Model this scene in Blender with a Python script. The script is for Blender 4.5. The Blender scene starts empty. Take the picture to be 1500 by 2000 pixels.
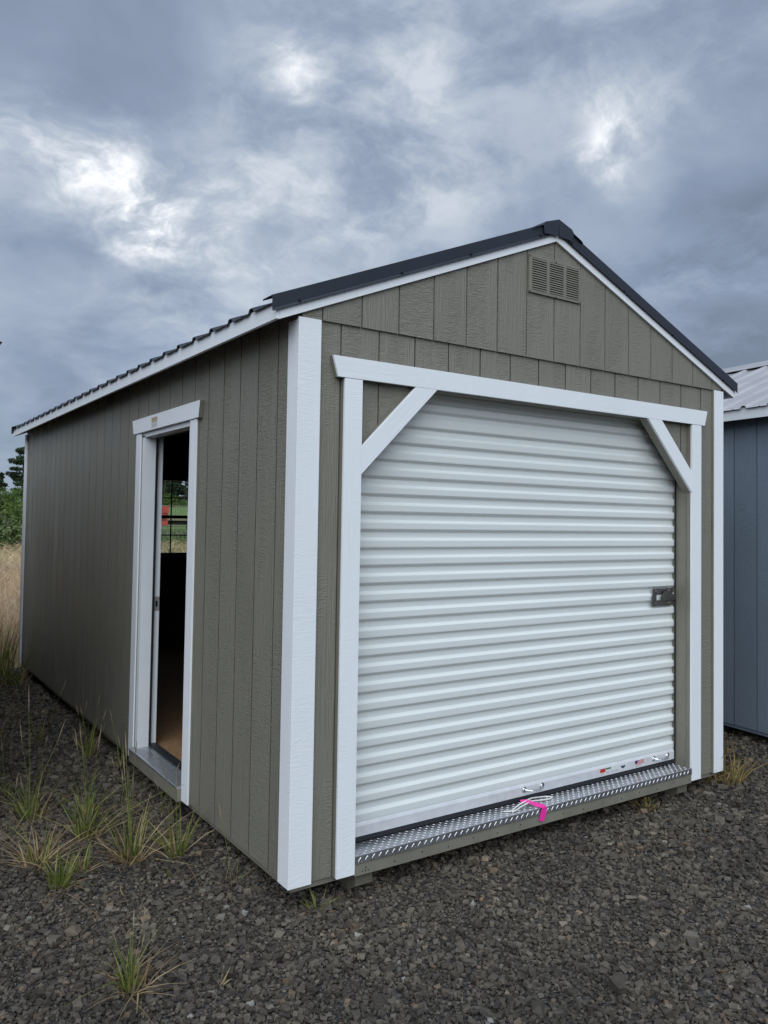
import bpy, bmesh, math, random
import numpy as np
from mathutils import Vector, Matrix

random.seed(7)
rng = np.random.default_rng(11)
S = bpy.context.scene
COL = S.collection
IN = 0.0254
GZ = 5.2                      # inches from the ground up to the reference line of the shed

# ------------------------------------------------------------------ camera
cam_d = bpy.data.cameras.new('camera')
cam = bpy.data.objects.new('camera', cam_d)
S.cycles.max_bounces = 6
S.cycles.diffuse_bounces = 3
S.cycles.glossy_bounces = 3
S.cycles.transparent_max_bounces = 6
S.cycles.caustics_reflective = False
S.cycles.caustics_refractive = False
COL.objects.link(cam)
cam_d.sensor_fit = 'HORIZONTAL'
cam_d.sensor_width = 36.0
cam_d.lens = 1553.54 / 1500 * 36.0
cam_d.shift_x = 6.045 / 1500
cam_d.shift_y = -35.76 / 1500
cam_d.clip_start = 0.05
cam_d.clip_end = 3000
R_ = Vector((0.82788605, -0.56067135, 0.01588511))
U_ = Vector((-0.0330669, -0.02051566, 0.99924256))
F_ = Vector((0.55992078, 0.82778424, 0.03552429))
CAM = Vector((-62.9586 * IN, -118.0891 * IN, (59.4633 + GZ) * IN))
m = Matrix((R_, U_, -F_)).transposed().to_4x4()
m.translation = CAM
cam.matrix_world = m
S.camera = cam

# ------------------------------------------------------------------ light
SUN = Vector((-0.45, -0.57, 0.69)).normalized()        # towards the bright part of the cloud deck
sun_d = bpy.data.lights.new('sun', 'SUN')
sun_d.energy = 1.4
sun_d.angle = math.radians(75)
sun_d.color = (0.89, 0.955, 1.0)
sun = bpy.data.objects.new('sun', sun_d)
COL.objects.link(sun)
sun.rotation_euler = SUN.to_track_quat('Z', 'Y').to_euler()
sun.location = (6, -8, 12)

S.view_settings.view_transform = 'Standard'
S.view_settings.look = 'None'
S.view_settings.gamma = 1.0
S.view_settings.exposure = 1.05
S.view_settings.use_curve_mapping = False

W = bpy.data.worlds.new('World')
S.world = W
W.use_nodes = True
wn, wl = W.node_tree.nodes, W.node_tree.links
wn.clear()


def N(nodes, kind, **kw):
    n = nodes.new(kind)
    for k, v in kw.items():
        setattr(n, k, v)
    return n


def build_world():
    out = N(wn, 'ShaderNodeOutputWorld')
    sky = N(wn, 'ShaderNodeTexSky', sky_type='NISHITA', sun_disc=False)
    sky.sun_elevation = math.asin(SUN.z)
    sky.sun_rotation = math.atan2(SUN.x, SUN.y)
    bg_clear = N(wn, 'ShaderNodeBackground')
    bg_clear.inputs['Strength'].default_value = 0.05
    wl.new(sky.outputs[0], bg_clear.inputs['Color'])
    tc = N(wn, 'ShaderNodeTexCoord')
    D = tc.outputs['Generated']

    def math_(op, a, b=None, c=None, clamp=False):
        n = N(wn, 'ShaderNodeMath', operation=op, use_clamp=clamp)
        for i, v in enumerate((a, b, c)):
            if v is None:
                continue
            if isinstance(v, (int, float)):
                n.inputs[i].default_value = v
            else:
                wl.new(v, n.inputs[i])
        return n.outputs[0]

    def noise(vec, scale, detail, rough=0.5, dist=0.0):
        n = N(wn, 'ShaderNodeTexNoise')
        n.inputs['Scale'].default_value = scale
        n.inputs['Detail'].default_value = detail
        n.inputs['Roughness'].default_value = rough
        n.inputs['Distortion'].default_value = dist
        wl.new(vec, n.inputs['Vector'])
        return n

    def maprange(v, a, b, c, d, smooth=True):
        n = N(wn, 'ShaderNodeMapRange')
        n.interpolation_type = 'SMOOTHSTEP' if smooth else 'LINEAR'
        n.inputs['From Min'].default_value = a
        n.inputs['From Max'].default_value = b
        n.inputs['To Min'].default_value = c
        n.inputs['To Max'].default_value = d
        wl.new(v, n.inputs['Value'])
        return n.outputs['Result']

    # cloud layer: the view direction projected onto a flat deck overhead
    sep = N(wn, 'ShaderNodeSeparateXYZ')
    wl.new(D, sep.inputs[0])
    zz = math_('ADD', math_('MAXIMUM', sep.outputs['Z'], 0.0), 0.34)
    comb = N(wn, 'ShaderNodeCombineXYZ')
    wl.new(math_('DIVIDE', sep.outputs['X'], zz), comb.inputs[0])
    wl.new(math_('DIVIDE', sep.outputs['Y'], zz), comb.inputs[1])
    P = comb.outputs[0]

    def warped(vec, by, amount):
        sub = N(wn, 'ShaderNodeVectorMath', operation='SUBTRACT')
        wl.new(by.outputs['Color'], sub.inputs[0])
        sub.inputs[1].default_value = (0.5, 0.5, 0.5)
        sc = N(wn, 'ShaderNodeVectorMath', operation='SCALE')
        wl.new(sub.outputs[0], sc.inputs[0])
        sc.inputs['Scale'].default_value = amount
        add = N(wn, 'ShaderNodeVectorMath', operation='ADD')
        wl.new(vec, add.inputs[0])
        wl.new(sc.outputs[0], add.inputs[1])
        return add.outputs[0]

    wv = noise(P, 2.4, 4, 0.55)
    PW = warped(P, wv, 0.26)
    big = noise(PW, 1.7, 4, 0.5)
    fine = noise(PW, 6.5, 6, 0.62)
    v = math_('ADD', math_('MULTIPLY', math_('SUBTRACT', big.outputs['Fac'], 0.5), 1.25),
              math_('MULTIPLY', math_('SUBTRACT', fine.outputs['Fac'], 0.5), 0.34))
    v = math_('ADD', v, 0.335)
    # thin and thick places in the deck, ragged like the rest of it
    nrm = N(wn, 'ShaderNodeVectorMath', operation='NORMALIZE')
    wl.new(warped(D, wv, 0.17), nrm.inputs[0])
    DW = nrm.outputs[0]
    acc = None
    for x, y, z, r, s in BREAKS:
        dt = N(wn, 'ShaderNodeVectorMath', operation='DOT_PRODUCT')
        wl.new(DW, dt.inputs[0])
        dt.inputs[1].default_value = Vector((x, y, z)).normalized()
        k = 2.0 / (0.9 * r) ** 2
        g = math_('EXPONENT', math_('MULTIPLY_ADD', dt.outputs['Value'], k, -k))
        acc = math_('MULTIPLY', g, s) if acc is None else math_('MULTIPLY_ADD', g, s, acc)
    rag = maprange(fine.outputs['Fac'], 0.32, 0.66, 0.40, 1.45)
    v = math_('MULTIPLY_ADD', acc, rag, v)
    ramp = N(wn, 'ShaderNodeValToRGB')
    cr = ramp.color_ramp
    cr.elements[0].position = 0.0
    cr.elements[0].color = (0.155, 0.194, 0.262, 1)
    cr.elements[1].position = 1.0
    cr.elements[1].color = (0.90, 0.91, 0.93, 1)
    for p, c in ((0.22, (0.212, 0.264, 0.362, 1)), (0.42, (0.298, 0.355, 0.455, 1)),
                 (0.60, (0.40, 0.455, 0.53, 1)), (0.78, (0.58, 0.62, 0.68, 1))):
        e = cr.elements.new(p)
        e.color = c
    wl.new(v, ramp.inputs['Fac'])
    bg_cloud = N(wn, 'ShaderNodeBackground')
    bg_cloud.inputs['Strength'].default_value = 0.60
    wl.new(ramp.outputs['Color'], bg_cloud.inputs['Color'])
    # a little clear sky shows low down between the decks
    low = noise(P, 1.9, 4, 0.5, 0.2)
    clear = math_('MULTIPLY', maprange(sep.outputs['Z'], 0.02, 0.36, 0.24, 0.05),
                  maprange(low.outputs['Fac'], 0.40, 0.62, 0.15, 1.0))
    cover = math_('SUBTRACT', 1.0, clear)
    mix = N(wn, 'ShaderNodeMixShader')
    wl.new(cover, mix.inputs['Fac'])
    wl.new(bg_clear.outputs[0], mix.inputs[1])
    wl.new(bg_cloud.outputs[0], mix.inputs[2])
    wl.new(mix.outputs[0], out.inputs['Surface'])


BREAKS = [   # direction, angular radius, brighter (+) or thicker (-) cloud
    (0.4058, 0.7745, 0.4853, 0.04, 0.22), (0.4026, 0.7635, 0.505, 0.19, 0.24), (0.6921, 0.5849, 0.4229, 0.06, 0.40),
    (0.6926, 0.5644, 0.4492, 0.20, 0.26), (0.7328, 0.4943, 0.4676, 0.10, 0.16), (0.4958, 0.7487, 0.4401, 0.15, 0.22),
    (0.154, 0.9065, 0.3931, 0.10, 0.42), (0.2015, 0.9051, 0.3744, 0.06, 0.36), (0.2793, 0.9044, 0.3226, 0.045, 0.46),
    (0.3058, 0.9015, 0.3063, 0.14, 0.24), (0.729, 0.5722, 0.3757, 0.045, 0.18), (0.2306, 0.8752, 0.4253, 0.16, 0.16),
    (0.1449, 0.8693, 0.4725, 0.20, -0.30), (0.2749, 0.8264, 0.4913, 0.12, -0.15), (0.6882, 0.622, 0.3735, 0.13, -0.12),
    (0.4393, 0.7691, 0.4643, 0.08, -0.14), (0.191, 0.9246, 0.3295, 0.09, -0.16), (0.7842, 0.5223, 0.335, 0.20, -0.26),
    (0.8150, 0.5100, 0.270, 0.16, -0.16)]
build_world()
W.cycles.sampling_method = 'NONE'


# ------------------------------------------------------------------ materials
class MatB:
    def __init__(self, name):
        self.m = bpy.data.materials.new(name)
        self.m.use_nodes = True
        self.n, self.l = self.m.node_tree.nodes, self.m.node_tree.links
        self.bsdf = self.n['Principled BSDF']
        self.out = self.n['Material Output']

    def set(self, **kw):
        for k, v in kw.items():
            self.bsdf.inputs[k.replace('_', ' ')].default_value = v
        return self

    def node(self, kind, **kw):
        return N(self.n, kind, **kw)

    def math(self, op, a, b=None, clamp=False):
        n = self.node('ShaderNodeMath', operation=op, use_clamp=clamp)
        for i, v in enumerate((a, b)):
            if v is None:
                continue
            if isinstance(v, (int, float)):
                n.inputs[i].default_value = v
            else:
                self.l.new(v, n.inputs[i])
        return n.outputs[0]

    def coords(self, scale=(1, 1, 1), rnd=0.0, fold=False, rot=None):
        """object coordinates; fold puts both wall directions on the first axis"""
        tc = self.node('ShaderNodeTexCoord')
        v = tc.outputs['Object']
        if rot is not None:
            mp = self.node('ShaderNodeMapping')
            mp.inputs['Rotation'].default_value = rot
            self.l.new(v, mp.inputs['Vector'])
            v = mp.outputs[0]
        if fold:
            s = self.node('ShaderNodeSeparateXYZ')
            self.l.new(v, s.inputs[0])
            c = self.node('ShaderNodeCombineXYZ')
            self.l.new(self.math('ADD', s.outputs[0], s.outputs[1]), c.inputs[0])
            self.l.new(s.outputs[2], c.inputs[2])
            v = c.outputs[0]
        if rnd:
            oi = self.node('ShaderNodeObjectInfo')
            c = self.node('ShaderNodeCombineXYZ')
            r = self.math('MULTIPLY', oi.outputs['Random'], rnd)
            self.l.new(r, c.inputs[0])
            self.l.new(self.math('MULTIPLY', r, 1.7), c.inputs[1])
            self.l.new(self.math('MULTIPLY', r, 0.6), c.inputs[2])
            a = self.node('ShaderNodeVectorMath', operation='ADD')
            self.l.new(v, a.inputs[0])
            self.l.new(c.outputs[0], a.inputs[1])
            v = a.outputs[0]
        mu = self.node('ShaderNodeVectorMath', operation='MULTIPLY')
        self.l.new(v, mu.inputs[0])
        mu.inputs[1].default_value = scale
        return mu.outputs[0]

    def noise(self, vec, scale=1.0, detail=3, rough=0.5, dist=0.0):
        n = self.node('ShaderNodeTexNoise')
        n.inputs['Scale'].default_value = scale
        n.inputs['Detail'].default_value = detail
        n.inputs['Roughness'].default_value = rough
        n.inputs['Distortion'].default_value = dist
        self.l.new(vec, n.inputs['Vector'])
        return n.outputs['Fac']

    def ramp(self, fac, stops):
        r = self.node('ShaderNodeValToRGB')
        e = r.color_ramp.elements
        e[0].position, e[0].color = stops[0][0], (*stops[0][1], 1)
        e[1].position, e[1].color = stops[-1][0], (*stops[-1][1], 1)
        for p, c in stops[1:-1]:
            x = e.new(p)
            x.color = (*c, 1)
        self.l.new(fac, r.inputs['Fac'])
        return r.outputs['Color']

    def maprange(self, v, a, b, c, d):
        n = self.node('ShaderNodeMapRange')
        for k, x in (('From Min', a), ('From Max', b), ('To Min', c), ('To Max', d)):
            n.inputs[k].default_value = x
        self.l.new(v, n.inputs['Value'])
        return n.outputs['Result']

    def color(self, sock):
        self.l.new(sock, self.bsdf.inputs['Base Color'])
        return self

    def roughness(self, sock):
        self.l.new(sock, self.bsdf.inputs['Roughness'])
        return self

    def bump(self, h, strength=0.5, dist=0.002):
        b = self.node('ShaderNodeBump')
        b.inputs['Strength'].default_value = strength
        b.inputs['Distance'].default_value = dist
        self.l.new(h, b.inputs['Height'])
        self.l.new(b.outputs[0], self.bsdf.inputs['Normal'])
        return self


def sc3(c, k):
    return tuple(min(1, x * k) for x in c)


def painted_wood(name, col, rough=0.42, horiz=False, rot=None, depth=0.0016, fine=1.0, var=0.10):
    """embossed wood-grain siding under paint"""
    b = MatB(name)
    gx, gz = (6.0, 95.0) if horiz else (95.0, 5.0)
    rx, rz = (75.0, 16.0) if horiz else (15.0, 85.0)
    grain = b.noise(b.coords((gx, 1, gz), 37.0, True, rot), 1.0, 5, 0.6, 0.6)
    ripple = b.noise(b.coords((rx, 1, rz), 53.0, True, rot), 1.0, 4, 0.6, 1.6)
    mask = b.maprange(b.noise(b.coords((9, 1, 1.6) if not horiz else (1.6, 1, 9), 71.0, True, rot), 1.0, 2, 0.5), 0.42, 0.58, 0.0, 1.0)
    mx = b.node('ShaderNodeMix', data_type='FLOAT')
    b.l.new(mask, mx.inputs['Factor'])
    b.l.new(grain, mx.inputs['A'])
    b.l.new(ripple, mx.inputs['B'])
    h = mx.outputs['Result']
    b.bump(b.maprange(h, 0.36, 0.64, 0, 1), 0.75 * fine, depth)
    tone = b.noise(b.coords((1.3, 1, 0.8), 19.0, True), 1.0, 4, 0.6)
    t2 = b.math('ADD', b.math('MULTIPLY', tone, 0.7), b.math('MULTIPLY', h, 0.3))
    b.color(b.ramp(t2, [(0.30, sc3(col, 1 - var)), (0.70, sc3(col, 1 + var))]))
    b.roughness(b.maprange(tone, 0.3, 0.7, rough - 0.06, rough + 0.10))
    return b.m


def plain(name, col, rough=0.5, metal=0.0, var=0.12, scale=6.0, bump=0.0, bscale=300.0, spec=0.5):
    b = MatB(name)
    b.set(Metallic=metal)
    b.bsdf.inputs['Specular IOR Level'].default_value = spec
    t = b.noise(b.coords((1, 1, 1), 13.0), scale, 5, 0.6)
    b.color(b.ramp(t, [(0.3, sc3(col, 1 - var)), (0.7, sc3(col, 1 + var))]))
    b.roughness(b.maprange(t, 0.3, 0.7, max(0.05, rough - 0.07), min(1, rough + 0.09)))
    if bump:
        b.bump(b.noise(b.coords((1, 1, 1)), bscale, 3, 0.6), bump, 0.001)
    return b.m


M = {}
M['siding'] = painted_wood('siding_paint', (0.214, 0.201, 0.163), 0.40, depth=0.0032)
M['siding_smooth'] = plain('frame_paint', (0.207, 0.194, 0.157), 0.42, bump=0.12, bscale=160)
M['white_v'] = painted_wood('white_trim_paint', (0.83, 0.85, 0.88), 0.42, False, None, 0.0009, 0.7, 0.035)
M['white_h'] = painted_wood('white_board_paint', (0.83, 0.85, 0.88), 0.42, True, None, 0.0009, 0.7, 0.035)
M['white_d'] = painted_wood('white_brace_paint', (0.83, 0.85, 0.88), 0.42, True, (0, math.radians(45), 0), 0.0009, 0.7, 0.035)
M['white_jamb'] = plain('jamb_paint', (0.78, 0.80, 0.83), 0.35, var=0.02)
M['blue_siding'] = painted_wood('blue_grey_siding_paint', (0.175, 0.215, 0.265), 0.42)
M['blue_smooth'] = plain('blue_grey_frame_paint', (0.165, 0.20, 0.25), 0.45)
M['brown_siding'] = painted_wood('brown_siding_paint', (0.072, 0.048, 0.036), 0.45)
M['brown_smooth'] = plain('brown_frame_paint', (0.07, 0.047, 0.035), 0.5)
M['roof'] = plain('charcoal_steel', (0.026, 0.032, 0.044), 0.40, var=0.08, scale=3, spec=0.3)
M['roof_light'] = plain('light_grey_steel', (0.46, 0.45, 0.47), 0.38, 0.35, var=0.06, scale=3)
M['curtain'] = plain('door_enamel', (0.72, 0.75, 0.735), 0.36, var=0.02, scale=1.5, bump=0.03, bscale=90)
M['alu'] = plain('mill_aluminium', (0.76, 0.77, 0.79), 0.42, 0.25, var=0.06, scale=14)
M['plate'] = plain('tread_plate_aluminium', (0.56, 0.57, 0.59), 0.30, 0.9, var=0.10, scale=9)
M['zinc'] = plain('zinc_steel', (0.20, 0.19, 0.185), 0.34, 0.9, var=0.15, scale=60)
M['strike'] = plain('dull_zinc_plate', (0.40, 0.40, 0.40), 0.45, 0.4, var=0.1, scale=60)
M['chrome'] = plain('bright_steel', (0.75, 0.75, 0.76), 0.18, 1.0, var=0.05)
M['rubber'] = plain('black_rubber', (0.012, 0.013, 0.016), 0.5)
M['screw'] = plain('dark_screw', (0.010, 0.011, 0.014), 0.45)
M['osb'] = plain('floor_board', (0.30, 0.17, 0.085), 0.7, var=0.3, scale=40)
M['raw'] = plain('darkened_framing', (0.060, 0.048, 0.038), 0.85, var=0.25, scale=8)  # near-black wood: the gloom of the interior is put into the colour
M['skid'] = painted_wood('treated_timber', (0.125, 0.115, 0.088), 0.7, True, None, 0.001, 0.6, 0.3)
M['black_frame'] = plain('backlit_window_frame', (0.012, 0.012, 0.013), 0.4)  # black stands in for the shaded, backlit inner side of the frame
M['paper'] = plain('label_paper', (0.70, 0.70, 0.71), 0.6, var=0.03)
M['paper_tan'] = plain('label_tan', (0.42, 0.33, 0.20), 0.6, var=0.1)
M['paper_grey'] = plain('label_print', (0.33, 0.33, 0.35), 0.6, var=0.1, scale=300)
M['red'] = plain('label_red', (0.50, 0.035, 0.030), 0.5)
M['green'] = plain('label_green', (0.05, 0.22, 0.09), 0.5)
M['navy'] = plain('label_blue', (0.025, 0.035, 0.16), 0.5)
M['rope'] = plain('white_cotton', (0.74, 0.73, 0.70), 0.8, var=0.08, scale=120, bump=0.5, bscale=700)
M['pink'] = plain('pink_plastic_tape', (0.86, 0.035, 0.36), 0.42, var=0.06, scale=30)
M['truck_red'] = plain('red_truck_paint', (0.50, 0.065, 0.045), 0.45)
M['dark'] = plain('dark_chassis', (0.022, 0.020, 0.019), 0.7)
M['tan_wood'] = plain('weathered_deck', (0.26, 0.20, 0.15), 0.8, var=0.3)
M['pale_green'] = plain('pale_green_boards', (0.22, 0.30, 0.13), 0.7, var=0.2)
M['bark'] = plain('bark', (0.075, 0.058, 0.045), 0.9, var=0.4, scale=9)


def glass_mat():
    b = MatB('window_glass')
    tr = b.node('ShaderNodeBsdfTransparent')
    tr.inputs[0].default_value = (0.90, 0.93, 0.92, 1)
    gl = b.node('ShaderNodeBsdfGlossy')
    gl.inputs['Roughness'].default_value = 0.02
    mix = b.node('ShaderNodeMixShader')
    mix.inputs[0].default_value = 0.07
    b.l.new(tr.outputs[0], mix.inputs[1])
    b.l.new(gl.outputs[0], mix.inputs[2])
    b.l.new(mix.outputs[0], b.out.inputs['Surface'])
    return b.m


M['glass'] = glass_mat()


def island_mat(name, stops, rough=0.7, trans=0.0, spec=0.3, patch=None):
    b = MatB(name)
    g = b.node('ShaderNodeNewGeometry')
    c = b.ramp(g.outputs['Random Per Island'], stops)
    if patch:
        v = b.coords((1, 1, 1))
        n = b.math('ADD', b.math('MULTIPLY', b.noise(v, patch, 4, 0.6), 0.6), b.math('MULTIPLY', b.noise(v, 45.0, 4, 0.7), 0.4))
        tint = b.ramp(n, [(0.34, (0.62, 0.62, 0.63)), (0.5, (1.0, 0.98, 0.95)), (0.66, (1.45, 1.36, 1.22))])
        mx = b.node('ShaderNodeMix', data_type='RGBA', blend_type='MULTIPLY')
        mx.inputs['Factor'].default_value = 1.0
        b.l.new(c, mx.inputs['A'])
        b.l.new(tint, mx.inputs['B'])
        c = mx.outputs['Result']
    b.color(c)
    b.set(Roughness=rough)
    b.bsdf.inputs['Specular IOR Level'].default_value = spec
    if trans:
        t = b.node('ShaderNodeBsdfTranslucent')
        b.l.new(b.bsdf.inputs['Base Color'].links[0].from_socket, t.inputs[0])
        mix = b.node('ShaderNodeMixShader')
        mix.inputs[0].default_value = trans
        b.l.new(b.bsdf.outputs[0], mix.inputs[1])
        b.l.new(t.outputs[0], mix.inputs[2])
        b.l.new(mix.outputs[0], b.out.inputs['Surface'])
    return b.m


M['stone'] = island_mat('crushed_basalt', [
    (0.0, (0.040, 0.034, 0.029)), (0.35, (0.064, 0.055, 0.046)), (0.7, (0.094, 0.082, 0.068)), (0.95, (0.125, 0.110, 0.090)),
    (0.965, (0.11, 0.076, 0.050)), (0.982, (0.18, 0.14, 0.10)), (0.998, (0.16, 0.15, 0.135)), (1.0, (0.24, 0.24, 0.23))], 0.66, 0, 0.35, 1.6)
M['blade_green'] = island_mat('green_blades', [(0, (0.09, 0.12, 0.025)), (0.6, (0.17, 0.21, 0.045)), (1, (0.30, 0.29, 0.09))], 0.55, 0.35)
M['blade_dry'] = island_mat('dry_blades', [(0, (0.15, 0.085, 0.05)), (0.5, (0.32, 0.23, 0.12)), (1, (0.46, 0.36, 0.21))], 0.7, 0.2)
M['blade_seed'] = island_mat('seed_heads', [(0, (0.13, 0.085, 0.065)), (1, (0.27, 0.22, 0.14))], 0.8)
M['blade_yellow'] = island_mat('yellow_sprigs', [(0, (0.13, 0.09, 0.03)), (1, (0.34, 0.25, 0.08))], 0.7, 0.2)
M['field_dry'] = island_mat('field_dry', [(0, (0.42, 0.31, 0.17)), (0.5, (0.58, 0.46, 0.27)), (1, (0.66, 0.56, 0.36))], 0.8, 0.35)
M['field_pink'] = island_mat('field_pink', [(0, (0.40, 0.25, 0.19)), (0.5, (0.52, 0.35, 0.26)), (1, (0.60, 0.46, 0.33))], 0.8, 0.35)
M['field_green'] = island_mat('field_green', [(0, (0.05, 0.085, 0.028)), (1, (0.12, 0.16, 0.05))], 0.7, 0.2)
M['leaf_shrub'] = island_mat('shrub_leaves', [(0, (0.06, 0.11, 0.025)), (0.6, (0.12, 0.19, 0.045)), (1, (0.20, 0.27, 0.08))], 0.6, 0.4)
M['leaf_pale'] = island_mat('pale_shrub_leaves', [(0, (0.11, 0.17, 0.05)), (0.8, (0.20, 0.27, 0.10)), (1, (0.45, 0.48, 0.32))], 0.6, 0.4)
M['leaf_dark'] = island_mat('dark_needles', [(0, (0.028, 0.048, 0.026)), (0.7, (0.055, 0.085, 0.040)), (1, (0.09, 0.12, 0.055))], 0.7, 0.3)


def ground_mats():
    b = MatB('gravel_bed')
    v = b.coords((1, 1, 1))
    vo = b.node('ShaderNodeTexVoronoi')
    vo.inputs['Scale'].default_value = 42.0
    b.l.new(v, vo.inputs['Vector'])
    sepc = b.node('ShaderNodeSeparateColor')
    b.l.new(vo.outputs['Color'], sepc.inputs[0])
    b.color(b.ramp(sepc.outputs[0], [(0, (0.028, 0.026, 0.025)), (0.6, (0.060, 0.056, 0.053)), (0.92, (0.095, 0.088, 0.08)), (1.0, (0.19, 0.17, 0.14))]))
    n2 = b.noise(v, 9.0, 4)
    b.bump(b.math('ADD', b.math('MULTIPLY', vo.outputs['Distance'], -1.2), b.math('MULTIPLY', n2, 0.6)), 0.9, 0.02)
    b.set(Roughness=0.75)
    M['gravel'] = b.m
    b = MatB('field_ground')
    v = b.coords((1, 1, 1))
    n1 = b.noise(v, 0.09, 5, 0.6)
    n2 = b.noise(v, 1.3, 5, 0.7)
    t = b.math('ADD', b.math('MULTIPLY', n1, 0.7), b.math('MULTIPLY', n2, 0.3))
    b.color(b.ramp(t, [(0.36, (0.10, 0.12, 0.045)), (0.46, (0.22, 0.19, 0.095)), (0.56, (0.46, 0.35, 0.20)), (0.66, (0.44, 0.31, 0.21))]))
    b.set(Roughness=0.9)
    b.bump(b.noise(v, 7.0, 5, 0.7), 0.8, 0.06)
    M['field'] = b.m
    b = MatB('green_pasture')
    v = b.coords((1, 1, 1))
    b.color(b.ramp(b.noise(v, 0.35, 6, 0.7), [(0.35, (0.10, 0.15, 0.045)), (0.6, (0.18, 0.22, 0.07)), (0.75, (0.22, 0.20, 0.09))]))
    b.set(Roughness=0.9)
    M['pasture'] = b.m
    b = MatB('dirt_track')
    v = b.coords((1, 1, 1))
    b.color(b.ramp(b.noise(v, 0.8, 5, 0.6), [(0.35, (0.15, 0.13, 0.10)), (0.65, (0.27, 0.23, 0.19))]))
    b.set(Roughness=0.9)
    M['track'] = b.m


ground_mats()


# ------------------------------------------------------------------ mesh helpers
def P3(x, y, z):
    return (x * IN, y * IN, (z + GZ) * IN)


def link(name, me, parent=None, mats=None):
    o = bpy.data.objects.new(name, me)
    COL.objects.link(o)
    if parent is not None:
        o.parent = parent
    if mats is not None:
        for mm in (mats if isinstance(mats, (list, tuple)) else [mats]):
            me.materials.append(mm)
    return o


def empty(name, loc=(0, 0, 0), rz=0.0, parent=None):
    o = bpy.data.objects.new(name, None)
    COL.objects.link(o)
    o.location = loc
    o.rotation_euler = (0, 0, rz)
    o.empty_display_size = 0.2
    if parent is not None:
        o.parent = parent
    return o


def tag(o, label, cat, group=None):
    o['label'] = label
    o['category'] = cat
    if group:
        o['group'] = group
    return o


class MB:
    """collects boxes, prisms, tubes into one mesh"""
    def __init__(self):
        self.v, self.f, self.mi, self.cur = [], [], [], 0

    def add(self, vs, fs):
        b = len(self.v)
        self.v += [tuple(p) for p in vs]
        for f in fs:
            self.f.append([i + b for i in f])
            self.mi.append(self.cur)
        return self

    def box(self, x0, x1, y0, y1, z0, z1, raw=False):
        pts = [(x0, y0, z0), (x1, y0, z0), (x1, y1, z0), (x0, y1, z0), (x0, y0, z1), (x1, y0, z1), (x1, y1, z1), (x0, y1, z1)]
        if not raw:
            pts = [P3(*p) for p in pts]
        return self.add(pts, [(0, 3, 2, 1), (4, 5, 6, 7), (0, 1, 5, 4), (1, 2, 6, 5), (2, 3, 7, 6), (3, 0, 4, 7)])

    def prism(self, poly, d0, d1, axis, raw=False, back=None):
        """poly in the plane across axis: 'y' (a=x,b=z), 'x' (a=y,b=z), 'z' (a=x,b=y)"""
        def mp(a, b, d):
            p = {'y': (a, d, b), 'x': (d, a, b), 'z': (a, b, d)}[axis]
            return p if raw else P3(*p)
        n = len(poly)
        vs = [mp(a, b, d0) for a, b in poly] + [mp(a, b, d1) for a, b in (back or poly)]
        fs = [tuple(range(n)), tuple(range(2 * n - 1, n - 1, -1))]
        fs += [(i, i + n, (i + 1) % n + n, (i + 1) % n) for i in range(n)]
        return self.add(vs, fs)

    def tube(self, pts, r, seg=8, raw=True, caps=True):
        pts = [Vector(p if raw else P3(*p)) for p in pts]
        rs = r if isinstance(r, (list, tuple)) else [r] * len(pts)
        b = len(self.v)
        up = Vector((0, 0, 1))
        for i, p in enumerate(pts):
            t = (pts[min(i + 1, len(pts) - 1)] - pts[max(i - 1, 0)]).normalized()
            a = t.cross(up)
            if a.length < 1e-3:
                a = t.cross(Vector((1, 0, 0)))
            a.normalize()
            c = t.cross(a).normalized()
            for k in range(seg):
                w = 2 * math.pi * k / seg
                self.v.append(tuple(p + (a * math.cos(w) + c * math.sin(w)) * rs[i]))
        for i in range(len(pts) - 1):
            for k in range(seg):
                k2 = (k + 1) % seg
                self.f.append([b + i * seg + k, b + i * seg + k2, b + (i + 1) * seg + k2, b + (i + 1) * seg + k])
                self.mi.append(self.cur)
        if caps:
            self.f.append([b + k for k in range(seg)][::-1]); self.mi.append(self.cur)
            e = b + (len(pts) - 1) * seg
            self.f.append([e + k for k in range(seg)]); self.mi.append(self.cur)
        return self

    def mesh(self, name, bevel=0.0, smooth=False):
        me = bpy.data.meshes.new(name)
        me.from_pydata(self.v, [], self.f)
        for p, i in zip(me.polygons, self.mi):
            p.material_index = i
        bm = bmesh.new()
        bm.from_mesh(me)
        bmesh.ops.recalc_face_normals(bm, faces=bm.faces)
        if bevel:
            bmesh.ops.bevel(bm, geom=list(bm.edges), offset=bevel, segments=2, affect='EDGES', profile=0.6, clamp_overlap=True)
        bm.to_mesh(me)
        bm.free()
        if smooth:
            for p in me.polygons:
                p.use_smooth = True
        return me

    def build(self, name, mats, parent=None, bevel=0.0, smooth=False):
        return link(name, self.mesh(name, bevel, smooth), parent, mats)


def np_mesh(name, verts, faces, mats, parent=None):
    """verts (n,3), faces (m,k) -> one mesh, fast"""
    me = bpy.data.meshes.new(name)
    k = faces.shape[1]
    me.vertices.add(len(verts))
    me.vertices.foreach_set('co', np.ascontiguousarray(verts, dtype=np.float32).ravel())
    me.loops.add(faces.size)
    me.loops.foreach_set('vertex_index', np.ascontiguousarray(faces, dtype=np.int32).ravel())
    me.polygons.add(len(faces))
    me.polygons.foreach_set('loop_start', np.arange(0, faces.size, k, dtype=np.int32))
    me.polygons.foreach_set('loop_total', np.full(len(faces), k, dtype=np.int32))
    me.update(calc_edges=True)
    me.shade_flat()
    return link(name, me, parent, mats)


# ------------------------------------------------------------------ the setting
def sheet(name, pts, z, mat, kind='structure'):
    me = bpy.data.meshes.new(name)
    me.from_pydata([(x, y, z) for x, y in pts], [], [list(range(len(pts)))])
    o = link(name, me, None, mat)
    o['kind'] = kind
    return o


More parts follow.
